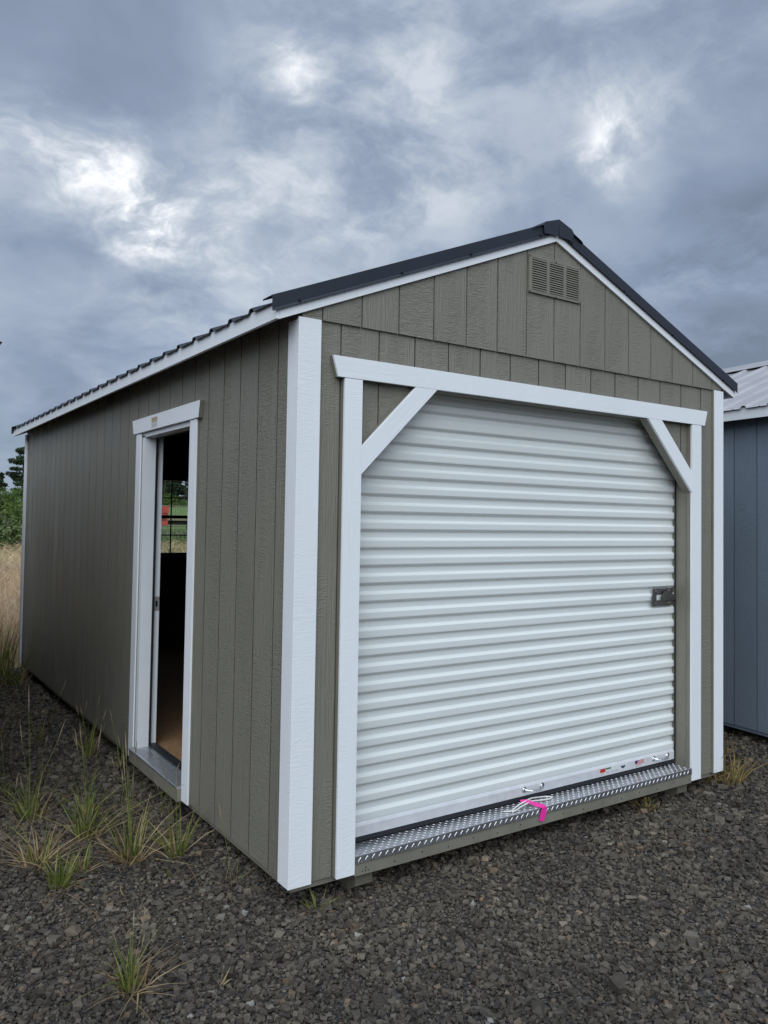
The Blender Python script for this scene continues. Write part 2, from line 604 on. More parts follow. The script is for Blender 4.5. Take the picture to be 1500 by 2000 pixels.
sheet('ground', [(-900, -300), (900, -300), (900, 1500), (-900, 1500)], -0.008, M['field'])
edge = [(-40, 7.6), (-12, 7.2), (-5, 7.0), (-2.2, 6.7), (-1.0, 6.35), (-0.3, 6.05), (0.4, 6.3), (1.4, 6.9), (3, 7.1), (6, 7.4), (12, 7.2), (40, 7.8)]
sheet('gravel_yard', [(-40, -30), (40, -30)] + edge[::-1], -0.004, M['gravel'])


def azpos(u, dist):
    """ground point in the direction of photograph column u, dist metres away"""
    a = 0.5947 + math.atan((u - 744) / 1553.5)
    return CAM.x + math.sin(a) * dist, CAM.y + math.cos(a) * dist


def track():
    pts = []
    for s, base in ((0, 74), (1, 90)):
        row = []
        for x in range(-60, 161, 10):
            row.append((x, base + 4 * math.sin(x * 0.05) + 0.10 * x - 6))
        pts += row if s == 0 else row[::-1]
    sheet('dirt_track', pts, 0.006, M['track'])


track()
a0, a1, pts = 0.05, 0.62, []
for k in range(13):
    a = a0 + (a1 - a0) * k / 12
    pts.append((CAM.x + math.sin(a) * (50 + 2 * math.sin(k * 2.1)), CAM.y + math.cos(a) * (50 + 2 * math.sin(k * 2.1))))
for k in range(12, -1, -1):
    a = a0 + (a1 - a0) * k / 12
    pts.append((CAM.x + math.sin(a) * 150, CAM.y + math.cos(a) * 150))
sheet('pasture', pts, 0.0, M['pasture'])

def scatter_gravel():
    V0 = np.array([(sx, sy, sz) for sx in (-1, 1) for sy in (-1, 1) for sz in (-1, 1)], dtype=float) * 0.72
    F0 = np.array([(0, 1, 3, 2), (4, 6, 7, 5), (0, 4, 5, 1), (2, 3, 7, 6), (0, 2, 6, 4), (1, 5, 7, 3)])
    n_try = 900000
    x = rng.uniform(-3.6, 6.2, n_try)
    y = rng.uniform(-2.6, 6.4, n_try)
    d = np.hypot(x - CAM.x, y - CAM.y)
    dens = np.where(d < 3.2, 6800.0, 6800.0 * (3.2 / d) ** 1.75)
    full = n_try / (9.8 * 9.0)
    keep = rng.random(n_try) < dens / full
    # nothing under the floors, nothing far outside the view
    keep &= ~((x > 0.45) & (x < 2.9) & (y > 0.55) & (y < 6.0))
    keep &= ~((x > 4.7) & (y > 0.6))
    ang = np.arctan2(x - CAM.x, y - CAM.y)
    keep &= (ang > -0.05) & (ang < 1.33) & (d > 1.5)
    keep &= ~((x < -1.25) & (y > 2.1))
    x, y, d = x[keep], y[keep], d[keep]
    n = len(x)
    r = np.clip(rng.lognormal(math.log(0.0064), 0.46, n), 0.0028, 0.019) * np.clip(d / 3.6, 1, 1.5)
    r = np.where(rng.random(n) < 0.006, r * 2.0, r)
    J = rng.uniform(0.45, 1.35, (n, len(V0), 3))
    stretch = np.stack([rng.uniform(0.8, 1.45, n), rng.uniform(0.7, 1.1, n), rng.uniform(0.5, 0.95, n)], 1)[:, None, :]
    v = V0[None] * J * stretch * r[:, None, None]
    # tumble
    tx, tz = rng.uniform(-0.6, 0.6, n), rng.uniform(0, 6.283, n)
    c, s = np.cos(tx)[:, None], np.sin(tx)[:, None]
    vy, vz = v[..., 1] * c - v[..., 2] * s, v[..., 1] * s + v[..., 2] * c
    c, s = np.cos(tz)[:, None], np.sin(tz)[:, None]
    vx, vy = v[..., 0] * c - vy * s, v[..., 0] * s + vy * c
    lift = r * rng.uniform(0.05, 0.75, n)
    und = 0.010 * np.sin(x * 2.3 + 1) * np.cos(y * 1.9)
    v = np.stack([vx + x[:, None], vy + y[:, None], vz + (lift + np.maximum(und, 0) * 0)[:, None]], -1).reshape(-1, 3)
    f = (F0[None] + (np.arange(n) * len(V0))[:, None, None]).reshape(-1, 4)
    o = np_mesh('gravel', v, f, M['stone'])
    o['kind'] = 'stuff'
    o['label'] = 'dark crushed basalt gravel covering the yard'
    o['category'] = 'gravel'
    print('stones', n)


scatter_gravel()


def blades(n, cx, cy, rad, h0, h1, w, lean, seedv, curve=0.35, z=0.0):
    """n curved grass blades as 3-segment ribbons -> verts, quads"""
    g = np.random.default_rng(seedv)
    a = g.uniform(0, 6.283, n)
    rr = rad * np.sqrt(g.random(n))
    bx, by = cx + rr * np.cos(a), cy + rr * np.sin(a)
    la = a + g.normal(0, 0.7, n)
    h = g.uniform(h0, h1, n)
    ln = np.abs(g.normal(lean, lean * 0.5, n))
    fa = g.uniform(0, 6.283, n)
    curve = g.uniform(0.0, curve * 3.4, n)
    kink = np.where(g.random(n) < 0.18, g.uniform(0.3, 0.8, n), 0.0)
    V = np.zeros((n, 8, 3))
    for k, t in enumerate((0, 0.36, 0.7, 1.0)):
        off = h * (ln * t + curve * ln * t * t * 1.6)
        zz = h * np.maximum(0.02, t * np.maximum(0.15, 1 - 0.28 * ln * t) - kink * max(0.0, t - 0.36))
        ww = w * (1 - 0.88 * t ** 1.6) * (0.8 + 0.4 * g.random(n))
        px, py = bx + np.cos(la) * off, by + np.sin(la) * off
        V[:, 2 * k] = np.stack([px - np.cos(fa) * ww / 2, py - np.sin(fa) * ww / 2, z + zz], 1)
        V[:, 2 * k + 1] = np.stack([px + np.cos(fa) * ww / 2, py + np.sin(fa) * ww / 2, z + zz], 1)
    q = np.array([[0, 1, 3, 2], [2, 3, 5, 4], [4, 5, 7, 6]])
    F = (q[None] + (np.arange(n) * 8)[:, None, None]).reshape(-1, 4)
    return V.reshape(-1, 3), F, V


def field():
    """dry meadow beyond the yard, denser where it is near"""
    for name, mat, share, lab, h, lo, hi, pick in (
            ('dry_grass', 'field_dry', 30000, 'tan dry meadow grass beyond the gravel yard', (0.14, 0.5), 6.6, 47, 0),
            ('pink_grass', 'field_pink', 16000, 'pinkish seeding grass in the near meadow', (0.2, 0.5), 7.0, 24, 1),
            ('green_grass', 'field_green', 22000, 'low green grass patches across the far meadow', (0.12, 0.42), 8.5, 105, 2)):
        n = share
        d = lo * (hi / lo) ** rng.random(n)
        az = rng.uniform(-0.02, 0.66, n)
        x, y = CAM.x + np.sin(az) * (d + 3.2), CAM.y + np.cos(az) * (d + 3.2)
        msk = 0.5 + 0.5 * np.sin(x * 0.35 + 1.3 * np.sin(y * 0.21)) * np.cos(y * 0.27)
        ok = y > 6.5
        if pick == 2:
            ok &= (msk > 0.7) | ((d > 44) & (d < 100))
        x, y, d = x[ok], y[ok], d[ok]
        V, F, raw = blades(len(x), 0, 0, 0.0, h[0], h[1], 0.012, 0.25, 5)
        raw *= 1
        sc = np.clip(d / 9, 1, 6)[:, None]
        base = (raw[:, 0] + raw[:, 1]) / 2
        raw[..., 0] = (raw[..., 0] - base[:, None, 0]) * sc + x[:, None]
        raw[..., 1] = (raw[..., 1] - base[:, None, 1]) * sc + y[:, None]
        raw[..., 2] *= np.clip(d / 40, 0.75, 1.2)[:, None]
        o = np_mesh(name, raw.reshape(-1, 3), F, M[mat])
        o['kind'] = 'stuff'
        o['label'] = lab
        o['category'] = 'grass'


field()


# ------------------------------------------------------------------ vegetation
def leaf_cloud(centres, radii, per, size, seedv, squash=0.8):
    g = np.random.default_rng(seedv)
    out = []
    for c, r in zip(centres, radii):
        dirs = g.normal(size=(per, 3))
        dirs /= np.linalg.norm(dirs, axis=1, keepdims=True)
        p = np.array(c) + dirs * (r * g.random((per, 1)) ** 0.45) * np.array([1, 1, squash])
        nrm = g.normal(size=(per, 3)) + np.array([0, 0, 0.8]) + dirs * 0.8
        nrm /= np.linalg.norm(nrm, axis=1, keepdims=True)
        a = np.cross(nrm, g.normal(size=(per, 3)))
        a /= np.linalg.norm(a, axis=1, keepdims=True) + 1e-9
        b = np.cross(nrm, a)
        s = size * g.uniform(0.5, 1.3, (per, 1))
        out.append(np.stack([p - a * s, p + b * s * 0.55, p + a * s, p - b * s * 0.55], 1))
    V = np.concatenate(out).reshape(-1, 3)
    return V, np.arange(len(V)).reshape(-1, 4)


def shrub(loc, h, w, mat, label, seedv, per=130, size=0.13, group='shrubs along the field edge'):
    g = random.Random(seedv)
    root = empty('shrub', (loc[0], loc[1], 0))
    mb = MB()
    cs, rs = [], []
    for k in range(7):
        a, rr = g.uniform(0, 6.283), g.uniform(0.1, 0.42) * w
        tip = (math.cos(a) * rr, math.sin(a) * rr, h * g.uniform(0.55, 0.85))
        mb.tube([(0, 0, -0.1), (tip[0] * 0.4, tip[1] * 0.4, tip[2] * 0.45), tip], [0.06, 0.04, 0.015], 5)
    mb.build('stems', M['bark'], root)
    for k in range(26):
        a, rr = g.uniform(0, 6.283), w * 0.5 * math.sqrt(g.random())
        zc = h * g.uniform(0.12, 0.86) * (1 - 0.35 * (rr / (w * 0.5)) ** 2)
        cs.append((math.cos(a) * rr, math.sin(a) * rr, zc))
        rs.append(g.uniform(0.12, 0.24) * min(h, w))
    V, F = leaf_cloud(cs, rs, per, size, seedv)
    V[:, 2] = np.maximum(V[:, 2], 0.02)
    np_mesh('foliage', V, F, M[mat], root)
    tag(root, label, 'shrub', group)
    return root


def tree(loc, h, w, label, seedv, per=70, size=0.22, group='trees behind the field', base=0.22, mat='leaf_dark'):
    g = random.Random(seedv)
    root = empty('tree', (loc[0], loc[1], 0))
    mb = MB()
    mb.tube([(0, 0, -0.2), (g.uniform(-.1, .1), 0, h * 0.5), (g.uniform(-.2, .2), g.uniform(-.2, .2), h * 0.97)], [h * 0.022, h * 0.014, 0.02], 7)
    mb.build('trunk', M['bark'], root)
    lim = MB()
    cs, rs = [], []
    for k in range(34):
        t = base + (1 - base) * (k + g.random()) / 34
        a = g.uniform(0, 6.283)
        ln = w * 0.5 * (1 - t * 0.82) * g.uniform(0.55, 1.25) + 0.15
        z0 = h * t * 0.97
        tip = (math.cos(a) * ln, math.sin(a) * ln, z0 + ln * g.uniform(-0.12, 0.35))
        lim.tube([(0, 0, z0), (tip[0] * 0.5, tip[1] * 0.5, z0 + (tip[2] - z0) * 0.3), tip], [h * 0.006, h * 0.004, 0.01], 5)
        for q in (0.45, 0.75, 1.0):
            cs.append((tip[0] * q, tip[1] * q, z0 + (tip[2] - z0) * q))
            rs.append(h * 0.042 * g.uniform(0.7, 1.35))
    lim.build('limbs', M['bark'], root)
    V, F = leaf_cloud(cs, rs, per, size, seedv, 0.6)
    np_mesh('crown', V, F, M[mat], root)
    tag(root, label, 'tree', group)


sh_spec = [  # column, distance, height, width, material, label
    (-20, 47, 3.4, 5.0, 'leaf_shrub', 'rounded green shrub cut by the left picture edge'),
    (22, 50, 3.6, 4.6, 'leaf_shrub', 'tall mid green shrub below the pine at far left'),
    (6, 45, 2.1, 3.2, 'leaf_pale', 'low pale flowering shrub in front of the left hedge'),
    (52, 52, 3.9, 5.2, 'leaf_shrub', 'green shrub half hidden by the back corner of the shed'),
    (38, 46, 1.5, 3.4, 'leaf_pale', 'small light green bush at the meadow edge near shed corner'),
    (110, 56, 3.4, 6.0, 'leaf_shrub', 'shrub hidden behind the far end of the shed'),
    (300, 138, 6.6, 12, 'leaf_shrub', 'broad bush behind the red truck cab'),
    (336, 142, 6.9, 11, 'leaf_shrub', 'bright rounded bush centred in the shed window'),
    (368, 140, 6.5, 12, 'leaf_shrub', 'bush at right behind the flatbed seen through window'),
    (350, 133, 4.1, 7, 'leaf_pale', 'pale tall weeds in front of the green fence'),
    (395, 146, 6.2, 13, 'leaf_shrub', 'bush farthest right behind the shed window')]
for i, (u, d, h, w, mt, lab) in enumerate(sh_spec):
    big = d > 100
    shrub(azpos(u, d), h, w, mt, lab, 40 + i, 110 if not big else 90, 0.10 if not big else 0.26,
          'shrubs at the meadow edge' if not big else 'bushes behind the truck')

tr_spec = [
    (47, 72, 7.6, 4.6, 'dark irregular pine rising beside the back corner of shed'),
    (-8, 78, 5.4, 3.6, 'small dark tree top at the left picture edge'),
    (300, 185, 17, 10, 'dark conifer behind the truck cab, leftmost in the window'),
    (322, 178, 15, 9, 'dark conifer left of the window bar'),
    (341, 190, 17, 9, 'dark conifer just right of the window bar'),
    (362, 182, 15.5, 10, 'dark conifer above the flatbed at the right of the window'),
    (385, 192, 17, 10, 'dark conifer hidden mostly by the door casing')]
for i, (u, d, h, w, lab) in enumerate(tr_spec):
    big = d > 100
    tree(azpos(u, d), h, w, lab, 90 + i, 60, 0.13 if not big else 0.34, 'dark trees beyond the field', 0.2 if not big else 0.1)


# ------------------------------------------------------------------ distant truck and fence
def face_cam(x, y):
    return -math.atan2(x - CAM.x, y - CAM.y)


def truck():
    x, y = azpos(321, 108)
    r = empty('flatbed_truck', (x, y, 0), face_cam(x, y))
    # local: +x to the right along the truck, y away; cab at the left
    b = MB()
    b.prism([(-2.6, 0.75), (0.55, 0.75), (0.55, 2.2), (0.30, 3.15), (-1.05, 3.15), (-1.4, 2.2), (-2.5, 2.0)], -1.1, 1.1, 'y', True)
    b.build('cab', M['truck_red'], r, 0.06)
    MB().prism([(-1.15, 2.15), (-0.95, 2.95), (-0.25, 2.95), (-0.25, 2.15)], -1.13, -1.08, 'y', True).build('window', M['black_frame'], r)
    MB().box(-0.1, 0.62, -1.3, -1.0, 2.35, 3.2, True).build('toolbox', M['truck_red'], r, 0.03)
    for k in range(4):
        MB().box(-0.35, 0.3, -1.125, -1.08, 1.72 - k * 0.12, 1.78 - k * 0.12, True).build('louvre', M['dark'], r)
    MB().box(0.6, 7.2, -1.2, 1.2, 1.42, 1.62, True).build('flatbed', M['tan_wood'], r)
    MB().box(-2.5, 7.0, -0.5, 0.5, 0.85, 1.40, True).build('chassis', M['dark'], r)
    for wx in (-1.7, 3.4, 4.7):
        for wy in (-1.05, 0.75):
            w = MB().tube([(wx, wy, 0.52), (wx, wy + 0.3, 0.52)], 0.52, 16).build('wheel', M['dark'], r)
            MB().tube([(wx, wy - 0.02, 0.52), (wx, wy + 0.32, 0.52)], 0.24, 10).build('hub', M['zinc'], w)
    MB().box(-2.75, -2.55, -1.15, 1.15, 0.55, 0.85, True).build('bumper', M['dark'], r)
    tag(r, 'red flatbed truck parked in the field, seen through the shed window', 'truck')


truck()


def far_fence():
    x, y = azpos(352, 124)
    r = empty('board_fence', (x, y, 0), face_cam(x, y))
    for k in range(34):
        bx = -6.0 + k * 0.36
        MB().box(bx, bx + 0.32, 0.0, 0.05, 0.1, 3.45 + 0.05 * math.sin(k * 1.7), True).build('board', M['pale_green'], r)
    MB().box(-6.1, 6.4, -0.08, -0.01, 3.50, 3.62, True).build('rail', M['tan_wood'], r)
    MB().box(-6.1, 6.4, -0.08, -0.01, 0.5, 0.62, True).build('rail', M['tan_wood'], r)
    tag(r, 'pale green board fence behind the red truck, seen through the window', 'fence')


far_fence()

# ------------------------------------------------------------------ the main shed
WID, LEN = 120.0, 240.0
SL = 0.4132


def deck(x):          # top of the roof boarding
    return 95.6 + SL * (min(x, WID - x) + 4.4)


shed = empty('storage_shed')
tag(shed, 'olive grey wooden storage shed with white trim and white roll-up door', 'shed')

GAP = 0.13            # half of the groove


def strip_boards(parent, axis, d0, d1, a_end, low, top, breaks, mat, name='siding_board', start=0.0, jitter=True, gap=GAP, under=0.22, rev=False):
    """vertical boards 8 inches wide between grooves; low(a)/top(a) give the ends, breaks = abscissae where they step or kink"""
    k = 0
    edges = [start]
    e = math.floor(start / 8.0) * 8.0 + 8.0
    while e < a_end - 0.01:
        edges.append(e)
        e += 8.0
    edges.append(a_end)
    for a0, a1 in zip(edges[:-1], edges[1:]):
        l, r = a0 + gap, a1 - gap
        xs = [l] + [b for b in breaks if l < b < r] + [r]
        bot, up = [], []
        E = 1e-4
        for i, x in enumerate(xs):
            for s in ((E,) if i == 0 else (-E,) if i == len(xs) - 1 else (-E, E)):
                bot.append((x, low(x + s)))
                up.append((x, top(x + s)))
        def clean(seq):
            o = []
            for p in seq:
                if not o or abs(p[0] - o[-1][0]) > 1e-6 or abs(p[1] - o[-1][1]) > 0.02:
                    o.append(p)
            return o
        poly = clean(bot) + clean(up)[::-1]
        j = random.uniform(-0.02, 0.02) if jitter else 0
        # board edges undercut, a shape added so the grooves stay in shadow
        back = [(min(max(a, l + under), r - under), b) for a, b in poly]
        f0, f1, fr, bk = (d0 + j, d1, poly, back) if not rev else (d0 + j, d1, back, poly)
        yield MB().prism(fr, f0, f1, axis, back=bk).build(name, mat, parent)
        k += 1


# openings
OX0, OX1, OZ = 11.7, 106.4, 84.3
BL = 67.7             # where the corner braces meet the posts


def front_low(x):
    if OX0 < x < OX1:
        t = OZ
        t = min(t, BL + (x - OX0)) if x < OX0 + (OZ - BL) else t
        t = min(t, BL + (OX1 - x)) if x > OX1 - (OZ - BL) else t
        return t
    return -0.9


FB = [OX0, OX0 + OZ - BL, OX1 - (OZ - BL), OX1]

# --- front wall
fw = MB()
prof = [(0.4, -1.0), (OX0, -1.0), (OX0, BL), (OX0 + OZ - BL, OZ), (OX1 - OZ + BL, OZ), (OX1, BL), (OX1, -1.0), (WID - 0.4, -1.0), (WID - 0.4, 93.9), (0.4, 93.9)]
fw.prism(prof, 0.40, 0.5, 'y')
prof2 = [(0.4, -1.0), (OX0, -1.0), (OX0, OZ), (OX1, OZ), (OX1, -1.0), (WID - 0.4, -1.0), (WID - 0.4, 93.9), (0.4, 93.9)]
fw.prism(prof2, 0.502, 3.4, 'y')
front_wall = fw.build('front_wall', M['siding_smooth'], shed)
for o in strip_boards(front_wall, 'y', 0.0, 0.42, WID, front_low, lambda x: 94.6, FB, M['siding']):
    pass
# --- gable
gw = MB()
gw.prism([(0.2, 94.0), (WID - 0.2, 94.0), (WID - 0.2, deck(0) - 0.9), (60, deck(60) - 0.9), (0.2, deck(0) - 0.9)], -0.06, 2.5, 'y')
gable = gw.build('gable_wall', M['siding_smooth'], shed)
GAPK = GAP
edges = [0.0] + [4.0 + 8 * k for k in range(15)] + [120.0]
for a0, a1 in zip(edges[:-1], edges[1:]):
    l, r = a0 + GAP, a1 - GAP
    xs = [l] + ([60.0] if l < 60 < r else []) + [r]
    poly = [(l, 93.8), (r, 93.8)] + [(x, deck(x) - 0.8) for x in xs[::-1]]
    MB().prism(poly, -0.46 + random.uniform(-.02, .02), -0.04, 'y').build('siding_board', M['siding'], gable)

# --- left wall with the doorway
DY0, DY1, DZ = 48.3, 83.7, 81.2


def left_low(y):
    return DZ if DY0 < y < DY1 else -0.9


lw = MB()
lw.prism([(0.5, -1.0), (DY0, -1.0), (DY0, DZ), (DY1, DZ), (DY1, -1.0), (LEN - 0.5, -1.0), (LEN - 0.5, 96.8), (0.5, 96.8)], 0.62, 3.6, 'x')
left_wall = lw.build('left_wall', M['siding_smooth'], shed)
for o in strip_boards(left_wall, 'x', 0.0, 0.64, LEN - 0.4, left_low, lambda y: 96.6, [DY0, DY1], M['siding'], start=0.4, gap=0.14, under=0.34, jitter=False):
    pass
# --- right wall
rw = MB().prism([(0.5, -1.0), (LEN - 0.5, -1.0), (LEN - 0.5, 96.8), (0.5, 96.8)], WID - 3.6, WID - 0.28, 'x')
right_wall = rw.build('right_wall', M['siding_smooth'], shed)
for o in strip_boards(right_wall, 'x', WID - 0.36, WID, LEN - 0.4, rev=True, low=lambda y: -0.9, top=lambda y: 96.6, breaks=[], mat=M['siding'], start=0.4, jitter=False):
    pass
# --- back wall with the window opening
WX0, WX1, WZ0, WZ1 = 50.0, 74.0, 43.0, 77.7
bw = MB()
for poly in ([(0.4, -1.0), (WX0, -1.0), (WX0, deck(WX0) - 0.9), (0.4, deck(0.4) - 0.9)],
             [(WX0, -1.0), (WX1, -1.0), (WX1, WZ0), (WX0, WZ0)],
             [(WX0, WZ1), (WX1, WZ1), (WX1, deck(WX1) - 0.9), (60, deck(60) - 0.9), (WX0, deck(WX0) - 0.9)],
             [(WX1, -1.0), (WID - 0.4, -1.0), (WID - 0.4, deck(0.4) - 0.9), (WX1, deck(WX1) - 0.9)]):
    bw.prism(poly, LEN - 3.6, LEN - 0.28, 'y')
back_wall = bw.build('back_wall', M['siding_smooth'], shed)
for a0 in range(0, 120, 8):
    l, r = a0 + GAP, a0 + 8 - GAP
    top = [(x, deck(x) - 0.8) for x in [l] + ([60.0] if l < 60 < r else []) + [r]][::-1]
    if r < WX0 or l > WX1:
        MB().prism([(l, -0.9), (r, -0.9)] + top, LEN - 0.36, LEN, 'y').build('siding_board', M['siding'], back_wall)
    else:
        MB().prism([(l, -0.9), (r, -0.9), (r, WZ0), (l, WZ0)], LEN - 0.36, LEN, 'y').build('siding_board', M['siding'], back_wall)
        MB().prism([(l, WZ1), (r, WZ1)] + top, LEN - 0.36, LEN, 'y').build('siding_board', M['siding'], back_wall)

# --- interior lining (framing with the dim inside put into its colour) and floor
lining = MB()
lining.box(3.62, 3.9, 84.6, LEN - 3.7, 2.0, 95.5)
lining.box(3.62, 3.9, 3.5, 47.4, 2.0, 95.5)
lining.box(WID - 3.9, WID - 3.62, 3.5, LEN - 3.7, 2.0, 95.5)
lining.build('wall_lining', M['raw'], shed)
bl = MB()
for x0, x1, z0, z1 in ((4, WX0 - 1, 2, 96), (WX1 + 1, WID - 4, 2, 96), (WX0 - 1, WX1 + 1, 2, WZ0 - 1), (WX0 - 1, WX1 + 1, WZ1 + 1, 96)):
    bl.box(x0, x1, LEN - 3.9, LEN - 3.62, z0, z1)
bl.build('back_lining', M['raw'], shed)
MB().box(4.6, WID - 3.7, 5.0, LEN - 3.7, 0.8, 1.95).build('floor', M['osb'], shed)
rim = MB()
rim.box(0.5, WID - 0.5, 0.5, LEN - 0.5, -2.05, 0.7)
rim.build('floor_frame', M['siding_smooth'], shed)

# --- skids
for x0 in (12.7, 102.9):
    MB().prism([(-0.2, -2.1), (-0.2, -3.7), (2.4, -5.3), (LEN - 2.4, -5.3), (LEN + 0.2, -3.7), (LEN + 0.2, -2.1)], x0, x0 + 3.6, 'x').build('skid', M['skid'], shed, 0.002)

# --- corner trim: two boards on each corner
T = 0.62
for x0, x1 in ((-T, 3.75), (WID - 3.2, WID + T)):
    MB().box(x0, x1, -T, -0.03, -1.0, 93.75).build('corner_trim', M['white_v'], shed, 0.0012)
MB().box(-T + 0.01, -0.03, -0.02, 3.2, -1.0, 93.4).build('corner_trim', M['white_v'], shed, 0.0012)
MB().box(WID + 0.03, WID + T - 0.01, -0.02, 3.2, -1.0, 93.4).build('corner_trim', M['white_v'], shed, 0.0012)
MB().box(-T, -0.03, LEN - 3.2, LEN + T, -1.0, 93.4).build('corner_trim', M['white_v'], shed, 0.0012)
MB().box(WID + 0.03, WID + T, LEN - 3.2, LEN + T, -1.0, 93.4).build('corner_trim', M['white_v'], shed, 0.0012)
MB().box(WID - 3.55, WID - 3.22, -0.5, -0.05, -1.0, 93.7).build('corner_batten', M['siding_smooth'], shed)

# --- roof
roof = empty('roof', parent=shed)
Y0, Y1 = -0.6, LEN + 0.8
dk = MB()
for s in (0, 1):
    fx = (lambda x: x) if s == 0 else (lambda x: WID - x)
    pl = [(fx(-4.35), 95.55), (fx(60), deck(60) - 0.05), (fx(60), deck(60) - 0.85), (fx(-4.35), 94.75)]
    dk.prism(pl, Y0 + 0.7, Y1 - 0.3, 'y')
dk.build('roof_boarding', M['raw'], roof)
ribs_h = 0.8


def roof_profile(y0, y1, first):
    pts = [(y0, 0.0)]
    y = first
    while y < y1 - 1.5:
        pts += [(y - 1.15, 0.0), (y - 0.55, ribs_h), (y + 0.55, ribs_h), (y + 1.15, 0.0)]
        pts += [(y + 3.2, 0.0), (y + 3.45, 0.16), (y + 3.75, 0.16), (y + 4.0, 0.0)] if y + 4.4 < y1 else []
        y += 9.0
    pts.append((y1, 0.0))
    return pts


def slope_panel(name, parent, mat, prof, xe, xr, wid, flip, lift=0.1, thick=0.06):
    """ribbed sheet from the eave xe up to the ridge xr"""
    mb = MB()
    vs, fs = [], []
    n = len(prof)
    for t in (0, -thick):
        for x in (xe, xr):
            for y, h in prof:
                z = 95.6 + SL * (x + 4.4) + lift + h + t
                vs.append(P3(wid - x if flip else x, y, z))
    for i in range(n - 1):
        fs.append((i, i + 1, n + i + 1, n + i))
        fs.append((2 * n + i, 3 * n + i, 3 * n + i + 1, 2 * n + i + 1))
        fs.append((i, 2 * n + i, 2 * n + i + 1, i + 1))
        fs.append((n + i, n + i + 1, 3 * n + i + 1, 3 * n + i))
    mb.add(vs, fs)
    return mb.build(name, mat, parent)


RIB0 = 7.8
for s in (False, True):
    y = -0.4
    k = 0
    while y < Y1 - 1:
        y1 = min(RIB0 + 36 * (k + 1) - 4.5, Y1)
        if Y1 - y1 < 6:
            y1 = Y1
        first = RIB0 + 36 * k
        slope_panel('roof_panel', roof, M['roof'], roof_profile(y + 0.02, y1 - 0.02, first), -5.6, 59.6, WID, s)
        y = y1
        k += 1

# fascia along the eaves (two lengths each), rake boards on the gables
for s in (0, 1):
    x0, x1 = (-5.05, -4.38) if s == 0 else (WID + 4.38, WID + 5.05)
    for a, b in ((-0.95, 47.2), (47.26, 143.2), (143.26, Y1)):
        MB().box(x0, x1, a, b, 92.6, 95.5).build('fascia_board', M['white_h'], roof, 0.0012)
for yy0, yy1 in ((-1.02, -0.50), (LEN + 0.1, LEN + 0.75)):
    for s in (0, 1):
        fx = (lambda x: x) if s == 0 else (lambda x: WID - x)
        lowz = lambda x: 92.62 + SL * (x + 4.4)
        pl = [(fx(-4.36), lowz(-4.36)), (fx(59.98), lowz(59.98)), (fx(59.98), lowz(59.98) + 3.1), (fx(-4.36), lowz(-4.36) + 3.1)]
        MB().prism(pl, yy0, yy1, 'y').build('rake_board', M['white_h'], roof, 0.0012)
# metal rake flashing: face, small outward hem at the foot, leg over the panels
for yo, sg in ((-1.10, -1), (LEN + 0.83, 1)):
    for s in (0, 1):
        fl = MB()
        prof = [(yo + sg * 0.45, 1.62), (yo + sg * 0.10, 2.05), (yo + sg * 0.10, 4.35), (yo - sg * 3.4, 4.35), (yo - sg * 3.6, 4.15)]
        prof_in = [(a - sg * 0.06, b - 0.05) for a, b in prof]
        vs, fs = [], []
        n = len(prof)
        for xx in (-5.9, 59.6):
            for a, b in prof + prof_in:
                z = 92.62 + SL * (xx + 4.4) + b
                vs.append(P3(xx if s == 0 else WID - xx, a, z))
        for i in range(n - 1):
            fs += [(i, i + 1, 2 * n + i + 1, 2 * n + i), (n + i, 3 * n + i, 3 * n + i + 1, n + i + 1)]
            fs += [(i, n + i, n + i + 1, i + 1), (2 * n + i, 2 * n + i + 1, 3 * n + i + 1, 3 * n + i)]
        fs += [(0, 2 * n, 3 * n, n), (n - 1, 2 * n - 1, 4 * n - 1, 3 * n - 1)]
        fl.add(vs, fs)
        fl.build('rake_flashing', M['roof'], roof)
for sx, sz in ((-0.93, 96.35), (19.92, 104.95), (36.26, 111.7), (55.0, 119.45), (64.3, 119.7), (81.42, 112.4), (99.08, 105.0), (119.5, 96.55)):
    sc = MB().tube([(sx, -1.22, sz - 0.12), (sx, -1.42, sz - 0.12)], 0.26 * IN, 8, False)
    sc.tube([(sx, -1.42, sz - 0.12), (sx, -1.62, sz - 0.12)], 0.15 * IN, 6, False)
    sc.build('screw', M['screw'], roof)
# ridge cap
rc = MB()
cap = [(-7.4, -2.55), (-6.9, -2.15), (-4.6, -1.15), (-3.9, -0.35), (0, 0.95), (3.9, -0.35), (4.6, -1.15), (6.9, -2.15), (7.4, -2.55)]
zc = deck(60) + 0.55
pl = [(60 + a, zc + b) for a, b in cap]
rc.prism(pl + [(a, b - 0.07) for a, b in pl[::-1]], -1.7, LEN + 1.4, 'y')
rc.build('ridge_cap', M['roof'], roof)
for sg in (-1, 1):   # folded-down end of the cap
    ec = MB()
    w_ = 4.2
    ec.prism([(60, zc + 0.88), (60 + sg * 3.9, zc - 0.42), (60 + sg * 4.5, zc - 1.2), (60 + sg * 4.2, zc - 2.9), (60 + sg * 0.12, zc - 2.6)], -1.69, -1.60, 'y')
    ec.build('ridge_cap_end', M['roof'], roof)

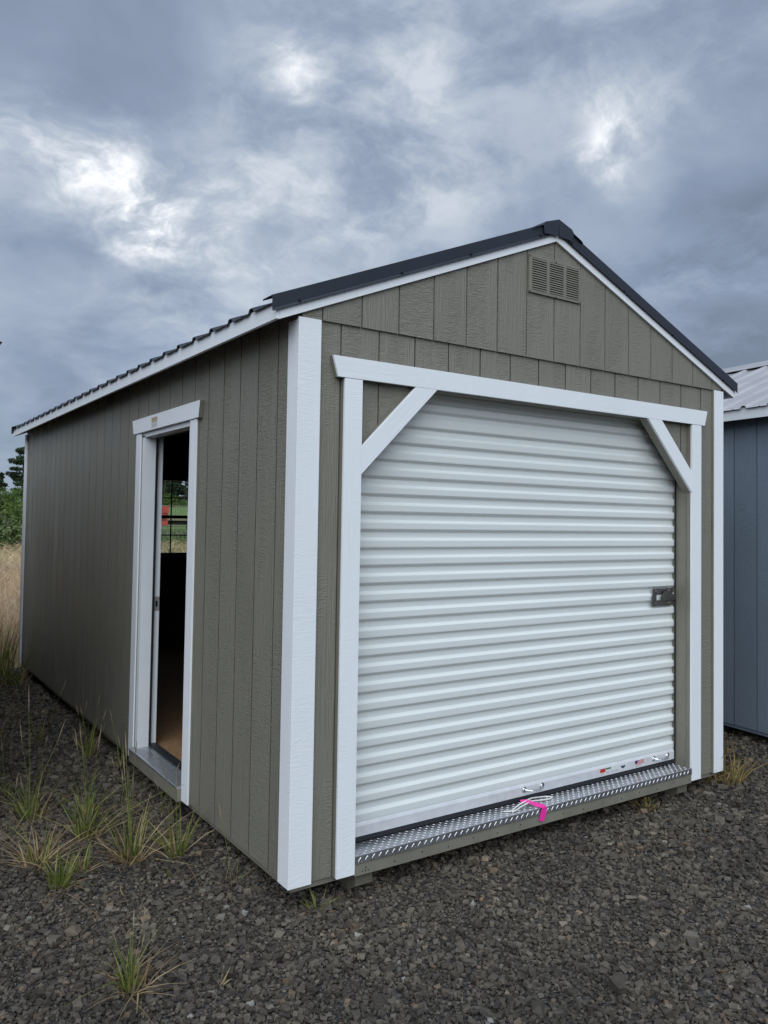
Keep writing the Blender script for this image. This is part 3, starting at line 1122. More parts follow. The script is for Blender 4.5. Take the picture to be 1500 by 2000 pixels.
# --- louvred vent in the gable
vent = empty('gable_vent', parent=shed)
VX0, VX1, VZ0, VZ1 = 52.2, 67.65, 107.25, 115.1
YV = -0.90
cols = [(53.1, 57.3), (58.15, 62.3), (63.15, 66.95)]
fr = MB()
xs = [VX0] + [v for c in cols for v in c] + [VX1]
for i in range(0, len(xs), 2):
    fr.box(xs[i], xs[i + 1], YV, -0.47, VZ0, VZ1)
for c0, c1 in cols:
    fr.box(c0 + 0.001, c1 - 0.001, YV + 0.004, -0.47, VZ0, VZ0 + 0.62)
    fr.box(c0 + 0.001, c1 - 0.001, YV + 0.004, -0.47, VZ1 - 0.55, VZ1)
fr.build('vent_frame', M['siding_smooth'], vent)
MB().box(VX0 + 0.3, VX1 - 0.3, -0.475, -0.465, VZ0 + 0.3, VZ1 - 0.3).build('vent_screen', M['rubber'], vent)
slat_me = None
for c0, c1 in cols:
    for k in range(14):
        z = VZ0 + 0.66 + k * 0.478
        mb = MB()
        mb.add([P3(c0, YV - 0.10, z), P3(c1, YV - 0.10, z), P3(c1, YV + 0.10, z + 0.28), P3(c0, YV + 0.10, z + 0.28),
                P3(c0, YV - 0.12, z + 0.05), P3(c1, YV - 0.12, z + 0.05), P3(c1, YV + 0.06, z + 0.345), P3(c0, YV + 0.06, z + 0.345)],
               [(0, 3, 2, 1), (4, 5, 6, 7), (0, 1, 5, 4), (1, 2, 6, 5), (2, 3, 7, 6), (3, 0, 4, 7)])
        mb.build('vent_slat', M['siding_smooth'], vent)
for sx, sz in ((52.45, 114.8), (60, 114.85), (67.4, 114.8), (52.45, 107.5), (60, 107.45), (67.4, 107.5)):
    MB().tube([(sx, YV - 0.02, sz), (sx, YV - 0.14, sz)], 0.13 * IN, 7, False).build('screw', M['zinc'], vent)

# --- surround of the big door: white faces on olive-painted blocking
dsur = empty('door_surround', parent=shed)
YF = -1.55
for x0, x1 in ((8.1, 11.7), (106.4, 110.05)):
    MB().box(x0, x1, YF, YF + 0.55, -0.95, 84.2).build('door_post', M['white_v'], dsur, 0.001)
    MB().box(x0 + 0.03, x1 - 0.02, YF + 0.56, -0.04, -0.9, 84.2).build('blocking', M['siding_smooth'], dsur)
MB().prism([(6.75, 84.3), (111.45, 84.3), (112.5, 87.9), (5.7, 87.9)], YF, YF + 0.55, 'y').build('door_header', M['white_h'], dsur, 0.001)
MB().prism([(6.8, 84.34), (111.4, 84.34), (112.44, 87.86), (5.76, 87.86)], YF + 0.56, -0.04, 'y').build('blocking', M['siding_smooth'], dsur)
for sg in (0, 1):
    fx = (lambda x: x) if sg == 0 else (lambda x: OX0 + OX1 - x)
    pl = [(fx(OX0 + 0.02), BL + 0.03), (fx(OX0 + OZ - BL - 0.03), OZ - 0.02), (fx(OX0 + OZ - BL - 4.95), OZ - 0.02), (fx(OX0 + 0.02), BL + 4.9)]
    MB().prism(pl, YF + 0.02, YF + 0.55, 'y').build('corner_brace', M['white_d'], dsur, 0.001)
    MB().prism([(a, b) for a, b in pl], YF + 0.56, -0.04, 'y').build('blocking', M['siding_smooth'], dsur)
    MB().prism([(fx(OX0 + 0.02), BL), (fx(OX0 + OZ - BL), OZ - 0.02), (fx(OX0 + OZ - BL - 0.4), OZ - 0.02), (fx(OX0 + 0.02), BL + 0.4)], -0.038, 0.9, 'y').build('blocking', M['siding_smooth'], dsur)
for x0, x1 in ((OX0 - 0.4, OX0 - 0.002), (OX1 + 0.002, OX1 + 0.4)):
    MB().box(x0, x1, 0.37, 4.6, 2.0, 84.2).build('door_jamb', M['siding_smooth'], dsur)

# --- roll-up door
door = empty('roll_up_door', parent=shed)
PER, ZB0 = 3.27, 5.85
YI, YO = 3.86, 3.20          # inner and outer flats of the corrugation


def sheet_mesh(z0, n):
    prof = []
    for k in range(n):
        z = z0 + k * PER
        seq = [(0.00, YO + 0.04), (0.07, YO), (1.10, YO), (1.20, YO + 0.05), (1.62, YI - 0.05), (1.72, YI), (2.66, YI), (2.74, YI - 0.05), (3.17, YO + 0.08)]
        for dz, yy in seq:
            prof.append((z + dz, yy))
    zt = z0 + n * PER
    prof.append((zt, YO + 0.10))
    mb = MB()
    vs, fs = [], []
    # small rolled seam where the sheet hooks over the next one
    prof = [(z0 - 0.14, YO + 0.14), (z0 - 0.10, YO + 0.02), (z0 - 0.02, YO + 0.02)] + prof[:-1] + [(zt - 0.16, YO + 0.22)]
    n_ = len(prof)
    for xx in (11.0, 106.36):
        for z, yy in prof:
            vs.append(P3(xx, yy, z))
    for i in range(n_ - 1):
        fs.append((i, n_ + i, n_ + i + 1, i + 1))
    mb.add(vs, fs)
    return mb


for k in range(5):
    o = sheet_mesh(ZB0 + k * 5 * PER, 5).build('door_sheet', M['curtain'], door)
MB().box(10.9, 106.3, 4.3, 4.4, 2.0, 90).build('door_backing', M['rubber'], door)
MB().box(105.85, 106.38, 2.86, 2.96, 2.2, 84.0).build('guide_rail', M['dark'], door)
bar = MB()
bar.prism([(2.95, 3.25), (2.95, 5.05), (3.15, 5.6), (3.5, 5.8), (4.2, 5.8), (4.2, 3.25)], 11.2, 105.9, 'x')
bar.build('bottom_bar', M['alu'], door, 0.001)
MB().prism([(3.05, 3.22), (4.2, 3.22), (4.25, 2.3), (3.9, 2.16), (3.2, 2.16), (2.85, 2.45)], 11.2, 106.3, 'x').build('bottom_gasket', M['rubber'], door, 0.001)


def pull_handle(xa, xb, z):
    mb = MB()
    pts = []
    for t in np.linspace(0, 1, 9):
        xx = xa + (xb - xa) * t
        pts.append((xx, 2.9 - 1.35 * math.sin(math.pi * t) ** 0.6, z - 0.25 * math.sin(math.pi * t)))
    mb.tube(pts, 0.17 * IN, 8, False)
    for xx in (xa, xb):
        mb.tube([(xx, 2.94, z), (xx, 2.80, z)], 0.62 * IN, 12, False)
        mb.tube([(xx, 2.80, z), (xx, 2.66, z)], 0.36 * IN, 10, False)
    return mb.build('pull_handle', M['chrome'], door, 0, False)


pull_handle(55.9, 61.0, 4.55)
pull_handle(98.0, 103.2, 4.55)

# warning sticker and flag sticker on the bar, small paper labels
st = MB()
st.box(79.2, 88.2, 2.915, 2.935, 3.6, 5.0); st.cur = 1
st.box(79.25, 81.0, 2.905, 2.915, 4.1, 4.95); st.cur = 2
st.box(81.1, 82.9, 2.905, 2.915, 4.55, 4.95); st.cur = 3
for x0 in (79.4, 81.2, 82.8, 84.2):
    for k in range(4):
        st.box(x0, x0 + 1.15, 2.908, 2.915, 3.68 + k * 0.1 + (0.0 if x0 < 80 else 0.1), 3.72 + k * 0.1 + (0.0 if x0 < 80 else 0.1))
st.cur = 4
st.prism([(86.3, 4.3), (87.0, 3.95), (87.8, 4.3), (87.8, 4.6), (86.3, 4.6)], 2.905, 2.915, 'y')
st.build('warning_sticker', [M['paper'], M['red'], M['green'], M['paper_grey'], M['navy']], door)
fs_ = MB()
fs_.box(91.2, 94.6, 2.915, 2.935, 3.45, 5.05); fs_.cur = 1
for k in range(4):
    fs_.prism([(92.0 if k > 1 else 91.3, 3.95 + k * 0.28), (94.5, 4.05 + k * 0.28), (94.5, 4.2 + k * 0.28), (92.0 if k > 1 else 91.3, 4.1 + k * 0.28)], 2.905, 2.915, 'y')
fs_.cur = 2
fs_.box(91.25, 92.2, 2.900, 2.904, 4.35, 5.0)
fs_.cur = 3
for k in range(3):
    fs_.box(91.4, 93.6, 2.905, 2.915, 3.52 + k * 0.12, 3.57 + k * 0.12)
fs_.build('flag_sticker', [M['paper'], M['red'], M['navy'], M['paper_grey']], door)

# slide latch at the right edge
lt = MB()
lt.box(97.6, 105.2, 2.98, 3.08, 43.15, 44.55)
lt.box(97.6, 105.2, 2.98, 3.08, 40.4, 41.75)
lt.box(97.4, 98.7, 2.72, 3.08, 41.75, 43.15)
lt.box(100.6, 105.2, 2.60, 2.72, 41.75, 43.15)
lt.prism([(99.6, 42.3), (101.6, 43.9), (103.6, 43.9), (104.2, 43.3), (103.6, 42.4)], 2.50, 2.58, 'y')
lt.tube([(97.6, 2.8, 42.9), (96.7, 2.6, 42.6), (96.7, 2.6, 41.2), (97.7, 2.8, 40.8)], 0.14 * IN, 6, False)
lt.box(104.9, 106.2, 2.7, 3.0, 41.7, 43.0)
latch = lt.build('slide_latch', M['zinc'], door, 0.0006)
for sx, sz in ((98.9, 44.0), (103.9, 44.0), (98.9, 41.0), (103.9, 41.0)):
    MB().tube([(sx, 2.98, sz), (sx, 2.88, sz)], 0.24 * IN, 8, False).build('rivet', M['chrome'], latch)

# --- tread plate and front sill board
plate = MB()
plate.prism([(-1.62, 0.72), (-1.62, 2.05), (-1.56, 2.12), (4.5, 2.12), (4.5, 2.0), (-1.50, 2.0), (-1.50, 0.72)], 11.75, 106.35, 'x')
plate_o = plate.build('tread_plate', M['plate'], shed)


def lugs():
    """raised lozenges of the tread plate"""
    mb = MB()

    def lug(o, u, v, n, L, w, h):
        vs, fs = [], []
        ring = [(-1, 0), (-0.55, 0.8), (0.55, 0.8), (1, 0), (0.55, -0.8), (-0.55, -0.8)]
        for s, k in ((0.0, 1.0), (1.0, 0.6)):
            for a, b in ring:
                p = o + u * (a * L * k) + v * (b * w * k) + n * (h * s)
                vs.append(P3(*p))
        fs.append((6, 7, 8, 9, 10, 11))
        fs += [(i, (i + 1) % 6, (i + 1) % 6 + 6, i + 6) for i in range(6)]
        mb.add(vs, fs)
    k = 0
    for i in range(118):
        for j in range(7):
            sx, sy = 12.3 + i * 0.795, -1.15 + j * 0.795
            a = math.radians(45 if (i + j) % 2 else -45)
            lug(Vector((sx, sy, 2.12)), Vector((math.cos(a), math.sin(a), 0)), Vector((-math.sin(a), math.cos(a), 0)), Vector((0, 0, 1)), 0.40, 0.10, 0.045)
    for i in range(66):
        sx = 12.6 + i * 1.42
        a = math.radians(52)
        lug(Vector((sx, -1.62, 1.38)), Vector((math.cos(a), 0, math.sin(a))), Vector((-math.sin(a), 0, math.cos(a))), Vector((0, -1, 0)), 0.55, 0.14, 0.085)
        if i % 2 == 0:
            lug(Vector((sx + 0.6, -1.62, 0.92)), Vector((math.cos(a), 0, -math.sin(a))), Vector((math.sin(a), 0, math.cos(a))), Vector((0, -1, 0)), 0.2, 0.12, 0.07)
    o = mb.build('tread_lugs', M['plate'], plate_o)
    o['kind'] = 'stuff'


lugs()
MB().box(11.72, 106.38, -1.48, 0.27, -1.35, 0.70).build('front_sill_board', M['siding_smooth'], shed, 0.001)
nl = MB()
for i in range(16):
    nl.tube([(14.0 + i * 6.1, -1.48, -0.2 - 0.35 * (i % 2)), (14.0 + i * 6.1, -1.53, -0.2 - 0.35 * (i % 2))], 0.14 * IN, 6, False)
for xx in (13.3, 13.9, 14.5):
    nl.tube([(xx, -1.48, -0.7), (xx, -1.53, -0.7)], 0.12 * IN, 6, False)
o = nl.build('nail_heads', M['screw'], shed)
o['kind'] = 'stuff'

# --- side doorway
sd = empty('side_doorway', parent=shed)
for y0, y1 in ((45.0, 48.65), (83.35, 87.05)):
    MB().box(-0.72, -0.03, y0, y1, -0.95, 81.05).build('door_casing', M['white_v'], sd, 0.001)
    MB().box(-0.40, -0.028, y0 - 0.25, y0 - 0.01, -0.9, 81.0).build('casing_batten', M['siding_smooth'], sd)
MB().prism([(43.2, 81.1), (88.5, 81.1), (89.7, 84.7), (42.4, 84.7)], -1.05, -0.03, 'x').build('door_header', M['white_h'], sd, 0.001)
MB().prism([(43.1, 81.12), (43.2, 81.12), (42.4, 84.68), (42.28, 84.68)], -1.0, -0.03, 'x').build('header_end', M['siding_smooth'], sd)
# jamb with its rabbet: stop part proud, deeper part behind
jb = MB()
jb.box(-0.25, 2.65, 81.35, 83.30, 1.9, 80.4)
jb.box(2.66, 4.75, 82.05, 83.69, 1.9, 80.4)
jb.build('door_jamb', M['white_jamb'], sd, 0.001)
jb = MB()
jb.box(-0.25, 2.65, 48.70, 50.1, 1.9, 80.4)
jb.box(2.66, 4.75, 48.31, 49.6, 1.9, 80.4)
jb.build('door_jamb', M['white_jamb'], sd, 0.001)
jb = MB()
jb.box(-0.25, 2.65, 48.71, 83.29, 79.9, 81.05)
jb.box(2.66, 4.75, 48.72, 83.28, 80.42, 81.15)
jb.build('head_jamb', M['white_jamb'], sd, 0.001)
MB().box(2.64, 3.22, 81.30, 82.04, 2.2, 79.9).build('weatherstrip', M['rubber'], sd)
MB().box(2.64, 3.05, 50.2, 81.3, 79.72, 80.41).build('weatherstrip', M['rubber'], sd)
spl = MB()
spl.box(3.45, 4.72, 81.99, 82.05, 36.0, 39.6)
sp = spl.build('strike_plate', M['strike'], sd)
MB().box(3.75, 4.25, 81.96, 82.0, 37.1, 38.5).build('strike_opening', M['chrome'], sp)
# threshold and sill
th = MB()
th.prism([(-1.75, 1.75), (-1.75, 1.98), (2.9, 2.25), (2.9, 1.7), (-1.6, 1.7)], 48.68, 83.32, 'y')
th_o = None
tm = MB()
vs = []
for y in (48.68, 83.32):
    for x, z in ((-1.75, 1.62), (-1.75, 1.92), (-1.6, 2.0), (2.9, 2.25), (2.9, 1.62)):
        vs.append(P3(x, y, z))
tm.add(vs, [(0, 1, 2, 3, 4), (9, 8, 7, 6, 5)] + [(i, i + 5, (i + 1) % 5 + 5, (i + 1) % 5) for i in range(5)])
th_o = tm.build('threshold', M['plate'], sd)
for k in range(7):
    x = -0.9 + k * 0.5
    z = 2.0 + (x + 1.6) * 0.0556
    MB().box(x, x + 0.12, 48.7, 83.3, z - 0.05, z + 0.07).build('threshold_rib', M['plate'], th_o)
MB().box(2.95, 4.7, 48.72, 83.28, 1.7, 2.75).build('threshold_gasket', M['rubber'], sd, 0.003)
MB().box(-1.62, -0.05, 48.68, 83.32, -1.15, 1.60).build('sill_board', M['siding_smooth'], sd, 0.001)
# data plate stapled over the door
dp = MB()
dp.box(-1.075, -1.056, 69.6, 74.2, 81.5, 84.1); dp.cur = 1
dp.box(-1.088, -1.076, 69.9, 73.9, 82.95, 83.95); dp.cur = 2
dp.box(-1.088, -1.076, 69.9, 73.9, 82.65, 82.82)
for k in range(4):
    dp.box(-1.084, -1.076, 70.0, 73.7, 81.65 + k * 0.22, 81.74 + k * 0.22)
dp.build('data_label', [M['paper'], M['paper_tan'], M['paper_grey']], sd)

# --- back window
win = empty('back_window', parent=shed)
wf = MB()
yw0, yw1 = LEN - 2.6, LEN - 0.8
wf.box(WX0, WX0 + 1.0, yw0, yw1, WZ0, WZ1)
wf.box(WX1 - 1.0, WX1, yw0, yw1, WZ0, WZ1)
wf.box(WX0 + 1.002, WX1 - 1.002, yw0, yw1, WZ0, WZ0 + 0.9)
wf.box(WX0 + 1.002, WX1 - 1.002, yw0, yw1, WZ1 - 0.8, WZ1)
wf.box(WX0 + 1.002, WX1 - 1.002, yw0 + 0.1, yw1 - 0.1, 59.55, 61.0)
wf.build('window_frame', M['black_frame'], win)
MB().box(61.68, 62.27, yw0 + 0.6, yw0 + 0.9, WZ0 + 0.92, WZ1 - 0.82).build('muntin', M['black_frame'], win)
for z in (51.9, 68.95):
    MB().box(WX0 + 1.0, 61.74, yw0 + 0.6, yw0 + 0.9, z - 0.24, z + 0.24).build('muntin', M['black_frame'], win)
    MB().box(62.21, WX1 - 1.0, yw0 + 0.6, yw0 + 0.9, z - 0.24, z + 0.24).build('muntin', M['black_frame'], win)
for z0, z1 in ((WZ0 + 0.92, 59.54), (61.01, WZ1 - 0.82)):
    MB().box(WX0 + 1.01, WX1 - 1.01, yw0 + 1.0, yw0 + 1.08, z0, z1).build('pane', M['glass'], win)
for x0, x1, z0, z1 in ((WX0 - 3.2, WX0 - 0.1, WZ0 - 3, WZ1 + 3), (WX1 + 0.1, WX1 + 3.2, WZ0 - 3, WZ1 + 3), (WX0 - 0.09, WX1 + 0.09, WZ0 - 3, WZ0 - 0.1), (WX0 - 0.09, WX1 + 0.09, WZ1 + 0.1, WZ1 + 3)):
    MB().box(x0, x1, LEN + 0.03, LEN + 0.7, z0, z1).build('window_casing', M['white_v'], win)


# ------------------------------------------------------------------ neighbouring sheds
def plain_shed(name, label, loc, rz, boards_on, wallm, smooth, roofm, wid=120.0, length=240.0, rib0=4.0, roofname='roof'):
    r = empty(name, loc, rz)
    tag(r, label, 'shed', 'sheds standing in a row')
    body = MB()
    for s in (0, 1):
        a, b = ((0.40, 3.6), (wid - 3.6, wid - 0.40))[s]
        body.prism([(0.5, -1.0), (length - 0.5, -1.0), (length - 0.5, 96.6), (0.5, 96.6)], a, b, 'x')
    for y0, y1 in ((0.28, 3.6), (length - 3.6, length - 0.28)):
        body.prism([(3.61, -1.0), (wid - 3.61, -1.0), (wid - 3.61, deck(3.6) - 1), (wid / 2, deck(60) - 1), (3.61, deck(3.6) - 1)], y0, y1, 'y')
    w = body.build('wall', smooth, r)
    for side in (0, 1):
        d0, d1 = ((0.0, 0.42), (wid - 0.42, wid))[side]
        for o in strip_boards(w, 'x', d0, d1, length - 0.4, lambda y: -0.9, lambda y: 96.5, [], wallm, start=0.4, jitter=False, rev=bool(side)):
            pass
    for a0 in range(0, 120, 8):
        l, rr = a0 + GAP, a0 + 8 - GAP
        top = [(x, deck(x) - 0.8) for x in [l] + ([60.0] if l < 60 < rr else []) + [rr]][::-1]
        MB().prism([(l, -0.9), (rr, -0.9)] + top, 0.0, 0.36, 'y').build('siding_board', wallm, w)
    MB().box(0.4, wid - 0.4, 0.5, length - 0.5, -2.0, -1.01).build('floor_frame', smooth, r)
    for x0 in (13, 58, 103):
        MB().box(x0, x0 + 3.6, 0.6, length - 0.6, -5.25, -2.01).build('skid', M['skid'], r)
    for x0, x1, y0, y1 in ((-T, 3.4, -T, -0.03), (wid - 3.4, wid + T, -T, -0.03)):
        MB().box(x0, x1, y0, y1, -1.0, 93).build('corner_trim', M['white_v'], r)
    rf = MB()
    for s in (0, 1):
        fx = (lambda x: x) if s == 0 else (lambda x: wid - x)
        rf.prism([(fx(-4.35), 95.55), (fx(60), deck(60) - 0.05), (fx(60), deck(60) - 0.85), (fx(-4.35), 94.75)], 0.1, length, 'y')
    rfo = rf.build('roof', M['raw'], r)
    for s in (False, True):
        y, k = -0.8, 0
        while y < length:
            y1 = min(rib0 + 36 * (k + 1) - 4.5, length + 0.8)
            slope_panel('roof_panel', rfo, roofm, roof_profile(y + 0.02, y1 - 0.02, rib0 + 36 * k), -5.8, 59.6, wid, s)
            y = y1
            k += 1
        x0, x1 = (wid + 4.38, wid + 5.05) if s else (-5.05, -4.38)
        MB().box(x0, x1, -0.9, length + 0.8, 92.0, 95.5).build('fascia_board', M['white_h'], rfo)
        fx = (lambda x: wid - x) if s else (lambda x: x)
        lowz = lambda x: 92.0 + SL * (x + 4.4)
        MB().prism([(fx(-4.36), lowz(-4.36)), (fx(59.98), lowz(59.98)), (fx(59.98), lowz(59.98) + 3.4), (fx(-4.36), lowz(-4.36) + 3.4)], -1.0, -0.4, 'y').build('rake_board', M['white_h'], rfo)
    z_ = deck(60) + 0.6
    pl = [(60 + a, z_ + b) for a, b in cap]
    MB().prism(pl + [(a, b - 0.07) for a, b in pl[::-1]], -1.2, length + 1.2, 'y').build('ridge_cap', roofm, rfo)
    return r


# right neighbour: its long wall faces ours, turned a little outwards
ax, ay = 166.01, 28.18
dx, dy = -0.1155158, -0.9933056
fxp, fyp = ax + dx * 43.71, ay + dy * 43.71
plain_shed('storage_shed', 'blue grey shed with pale metal roof beyond the right corner', (fxp * IN, fyp * IN, 0), math.atan2(dx, -dy) if False else -math.atan2(-dx, -dy),
           'left', M['blue_siding'], M['blue_smooth'], M['roof_light'], rib0=5.3)
# left neighbour: only the corner of its eave reaches into the picture
plain_shed('storage_shed', 'brown shed whose eave corner just touches the left picture edge', ((-37.6 - 5.05 - 120) * IN, 61 * IN, 0), 0.0,
           'right', M['brown_siding'], M['brown_smooth'], M['roof'], rib0=5.0)


# ------------------------------------------------------------------ rope and tape on the plate
def rope():
    mb = MB()
    z = 2.22
    pts = [(47.9, 0.55, z + .05), (49.4, -0.2, z + .1), (51.0, 0.5, z + .2), (52.6, 0.9, z + .45), (54.4, 1.1, z + .7), (55.8, 1.5, z + .75), (57.4, 2.1, z + .55), (59.6, 2.5, z + .2),
           (61.6, 2.2, z + .1), (62.3, 1.3, z + .1), (60.9, 0.8, z + .1), (58.6, 0.9, z + .25), (56.4, 0.9, z + .5), (54.6, 0.5, z + .5), (52.4, 0.15, z + .3), (50.6, -0.35, z + .1), (49.0, -0.6, z + .02)]
    fine_ = []
    for i in range(len(pts) - 1):
        p0, p1 = Vector(pts[max(i - 1, 0)]), Vector(pts[i])
        p2, p3 = Vector(pts[i + 1]), Vector(pts[min(i + 2, len(pts) - 1)])
        for t in (0, .25, .5, .75):
            fine_.append(0.5 * ((2 * p1) + (p2 - p0) * t + (2 * p0 - 5 * p1 + 4 * p2 - p3) * t * t + (3 * p1 - p0 - 3 * p2 + p3) * t ** 3))
    mb.tube([tuple(p) for p in fine_], 0.15 * IN, 7, False)
    o = mb.build('pull_rope', M['rope'], None, 0, True)
    tag(o, 'white pull rope lying in a loop on the tread plate', 'rope')
    # pink tape: knotted at the rope, over the plate edge and down
    tp = MB()
    path = [(53.6, 1.6, 2.95), (54.6, 1.0, 3.0), (55.4, 0.2, 2.72), (56.2, -0.7, 2.42), (56.7, -1.5, 2.36), (56.9, -1.85, 2.1), (56.75, -1.86, 1.3), (56.4, -1.84, 0.4), (56.1, -1.80, -0.45)]
    vs, fs = [], []
    for i, p in enumerate(path):
        a = Vector(path[max(i - 1, 0)])
        b = Vector(path[min(i + 1, len(path) - 1)])
        t = (b - a).normalized()
        n = Vector((0, -0.35, 1)) if i < 5 else Vector((0, -1, 0.15))
        w = t.cross(n).normalized() * (0.42 + 0.30 * min(i, 3) / 3 + 0.07 * math.sin(i * 2.2))
        nn = n.normalized() * 0.02
        c = Vector(p)
        for q in (c - w + nn, c + w + nn, c + w - nn, c - w - nn):
            vs.append(P3(*q))
    for i in range(len(path) - 1):
        for k in range(4):
            k2 = (k + 1) % 4
            fs.append((4 * i + k, 4 * i + k2, 4 * i + 4 + k2, 4 * i + 4 + k))
    fs += [(3, 2, 1, 0), tuple(4 * (len(path) - 1) + k for k in range(4))]
    tp.add(vs, fs)
    o = tp.build('flagging_tape', M['pink'])
    tag(o, 'bright pink flagging tape hanging over the tread plate edge', 'tape')


rope()


# ------------------------------------------------------------------ weeds in the gravel
def tuft(x, y, label, green=30, dry=30, h=0.16, rad=0.03, lean=0.35, stems=0, sd_=1, w=0.0055, name='grass_tuft', yellow=0, cat='grass tuft', group='weeds in the gravel', stem_h=None):
    r = empty(name, (x * IN, y * IN, 0))
    if name == 'grass_tuft':
        h, green, dry, lean, w = h * 1.25, int(green * 0.85), int(dry * 1.3), lean * 0.75, w * 1.5
    if green:
        V, F, _ = blades(green, 0, 0, rad, h * 0.45, h, w, lean, sd_ * 7 + 1)
        np_mesh('green_blades', V, F, M['blade_green'], r)
    if dry:
        V, F, _ = blades(dry, 0, 0, rad * 1.5, h * 0.25, h * 0.7, w * 0.9, lean * 2.6, sd_ * 7 + 2)
        np_mesh('dry_blades', V, F, M['blade_dry'], r)
    if yellow:
        V, F, _ = blades(yellow, 0, 0, rad * 2, h * 0.4, h, w, lean, sd_ * 7 + 3)
        np_mesh('sprigs', V, F, M['blade_yellow'], r)
        g = np.random.default_rng(sd_)
        cs = [(g.normal(0, rad), g.normal(0, rad), h * g.uniform(0.3, 0.95)) for _ in range(yellow // 3)]
        V, F = leaf_cloud(cs, [0.016] * len(cs), 14, 0.005, sd_)
        np_mesh('leaflets', V, F, M['blade_yellow'], r)
    if stems:
        g = random.Random(sd_)
        st_ = MB()
        hd = MB()
        for k in range(stems):
            a = g.uniform(0, 6.283)
            hh = (stem_h or h * 1.6) * g.uniform(0.7, 1.1)
            lx, ly = math.cos(a) * hh * g.uniform(0.1, 0.42), math.sin(a) * hh * g.uniform(0.1, 0.42)
            st_.tube([(0, 0, 0), (lx * 0.35, ly * 0.35, hh * 0.5), (lx, ly, hh)], [0.0016, 0.0013, 0.0008], 4)
            hd.tube([(lx * 0.94, ly * 0.94, hh * 0.95), (lx * 1.05, ly * 1.05, hh * 1.07), (lx * 1.2, ly * 1.2, hh * 1.22)], [0.0012, 0.0036, 0.0008], 5)
        st_.build('stems', M['blade_green'] if green else M['blade_dry'], r)
        q = hd.build('seed_heads', M['blade_seed'], r)
        q['kind'] = 'stuff'
    tag(r, label, cat, group)
    return r


tuft(-28.1, -7.4, 'tuft with upright seed stalks and reddish dry base, nearest the camera', 34, 46, 0.15, 0.035, 0.40, 5, 1, stem_h=0.20)
tuft(-29.5, 29.5, 'bright green spiky tuft, lone at lower left', 46, 16, 0.15, 0.035, 0.45, 0, 2)
tuft(-16.0, 33.3, 'tall grass tuft with dry base, middle of the left gravel', 36, 44, 0.26, 0.04, 0.30, 3, 3)
tuft(-7.9, 30.9, 'forked green tuft just below the side doorway', 30, 10, 0.22, 0.035, 0.50, 1, 4, w=0.006)
tuft(-30.6, 41.1, 'straw coloured spreading tuft near left picture edge', 12, 60, 0.20, 0.05, 0.45, 1, 5)
tuft(-20.5, 48.8, 'green leaning tuft with pale base, left of doorway', 40, 18, 0.24, 0.04, 0.55, 1, 6, w=0.006)
tuft(-17.3, 59.8, 'broad bladed green tuft behind the leaning one', 24, 12, 0.26, 0.03, 0.35, 2, 7, w=0.006)
tuft(-27.6, 66.1, 'faint tall grass tuft near the left edge', 30, 20, 0.26, 0.05, 0.30, 3, 8)
tuft(-14.2, 127.0, 'small green sprout alone on dark gravel at left', 16, 4, 0.16, 0.02, 0.18, 0, 9)
tuft(-6.0, 104.8, 'green seeding weed beside the wall, left of the doorway', 26, 8, 0.24, 0.03, 0.25, 4, 10, stem_h=0.36)
tuft(-7.0, 214.0, 'yellow green clump against the far corner of the shed', 46, 20, 0.34, 0.08, 0.25, 0, 11)
tuft(-9.5, 236.0, 'tall reed like grass beyond the far shed corner', 50, 30, 0.62, 0.16, 0.16, 0, 12, w=0.010)
tuft(-20.5, 232.0, 'tall grass clump at the left picture edge near the meadow', 46, 30, 0.52, 0.18, 0.2, 0, 13, w=0.010)
tuft(-11.7, 23.0, 'tiny green sprout below the forked tuft', 8, 3, 0.07, 0.015, 0.3, 0, 14)
tuft(-24.7, 33.6, 'short dry topped tuft right of the bright green one', 14, 16, 0.11, 0.025, 0.45, 0, 15)
tuft(-1.8, 89.4, 'thin seeding weed growing from under the wall', 8, 6, 0.16, 0.02, 0.25, 3, 16, stem_h=0.34)
tuft(123.8, 1.0, 'yellowed weed clump at the foot of the right corner', 4, 22, 0.24, 0.05, 0.30, 0, 17, yellow=46)
tuft(118.0, 7.0, 'dry sprigs under the right front corner', 0, 18, 0.13, 0.06, 0.6, 0, 18, yellow=20)
tuft(128.5, 2.5, 'yellow weed sprawling between the two sheds', 2, 12, 0.12, 0.05, 0.7, 0, 19, yellow=24)
tuft(91.5, 0.5, 'small yellow green weed under the front sill, by the right skid', 6, 4, 0.08, 0.04, 0.7, 0, 20, yellow=22)
tuft(136.0, 9.0, 'sparse dry weed in the gap between the sheds', 0, 14, 0.16, 0.05, 0.5, 2, 21)
tuft(-17.6, -13.4, 'tiny pale dead stalk in the front gravel', 0, 4, 0.09, 0.008, 0.25, 1, 22, stem_h=0.09)
tuft(-17.8, -27.0, 'little green seedling near the bottom picture edge', 7, 0, 0.05, 0.02, 0.5, 0, 23)
tuft(4.5, -1.2, 'dark sprig beneath the front left corner', 10, 6, 0.09, 0.03, 0.6, 0, 24)
wx = [(-4.0, 14), (-5.0, 40), (-3.5, 54), (-7.5, 62), (-4.5, 72), (-11, 84), (-5, 118), (-9, 140), (-4.2, 156), (-12, 168), (-22, 90), (-26, 112), (-18, 150), (-30, 82), (-33, 58), (-12, 48), (-24, 130), (-14, 190), (-20, 205)]
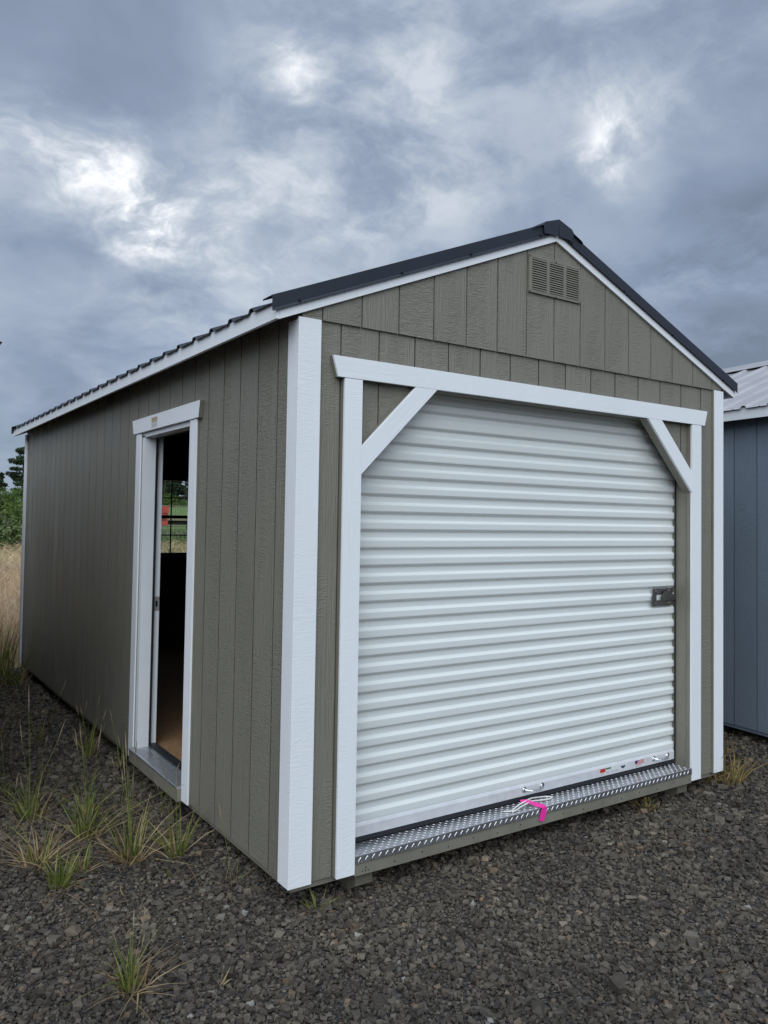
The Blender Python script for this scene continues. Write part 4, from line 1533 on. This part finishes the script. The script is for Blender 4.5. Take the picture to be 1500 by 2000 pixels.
WL = ['wispy weed at the wall foot nearest the front corner', 'wispy weed under the near door casing', 'wispy weed below the near end of the door sill',
      'wispy weed standing out from the middle of the door sill', 'wispy weed below the far end of the door sill', 'wispy weed just left of the far door casing',
      'wispy weed against the wall, third past the doorway', 'wispy weed on gravel halfway along the far wall', 'wispy weed against the wall two thirds of the way back',
      'wispy weed out on the gravel near the far end of the wall', 'wispy weed in the gap between the sheds, level with the doorway', 'wispy weed at left edge, behind the doorway line',
      'wispy weed in mid gap between sheds, halfway back', 'wispy weed close to the left picture edge, nearest of the back ones', 'wispy weed at the left picture edge beside the straw coloured tuft',
      'wispy weed right of the leaning green tuft', 'wispy weed in the dark gap beside the brown shed', 'wispy weed near the meadow end of the gap', 'wispy weed farthest back in the gap between the sheds']
for i, (x, y) in enumerate(wx):
    tuft(x, y, WL[i], 6, 14, 0.16 + 0.05 * (i % 3), 0.06, 0.45, 2 if i % 2 else 1, 60 + i,
         0.0028, name='wispy_weed', group='wispy weeds along the left wall', cat='weed', stem_h=0.30)


# scattered straw litter on the gravel
def litter():
    n = 420
    V, F, raw = blades(n, 0, 0, 0.0, 0.03, 0.11, 0.0035, 0.2, 77)
    g = np.random.default_rng(78)
    x = np.where(g.random(n) < 0.7, g.uniform(-0.85, -0.02, n), g.uniform(2.9, 4.2, n))
    y = np.where(x < 0, g.uniform(0.1, 5.6, n), g.uniform(-0.5, 1.2, n))
    a = g.uniform(0, 6.283, n)
    cx, cy, cz = raw[..., 0].copy(), raw[..., 1].copy(), raw[..., 2].copy()
    px, py = cz, cx + cy
    raw[..., 0] = px * np.cos(a)[:, None] - py * np.sin(a)[:, None] + x[:, None]
    raw[..., 1] = px * np.sin(a)[:, None] + py * np.cos(a)[:, None] + y[:, None]
    raw[..., 2] = 0.016 + g.uniform(0, 0.012, n)[:, None] + 0.15 * cz * g.random(n)[:, None]
    o = np_mesh('straw_litter', raw.reshape(-1, 3), F, M['blade_dry'])
    o['kind'] = 'stuff'
    o['label'] = 'bits of dry straw scattered over the gravel'
    o['category'] = 'straw'


litter()
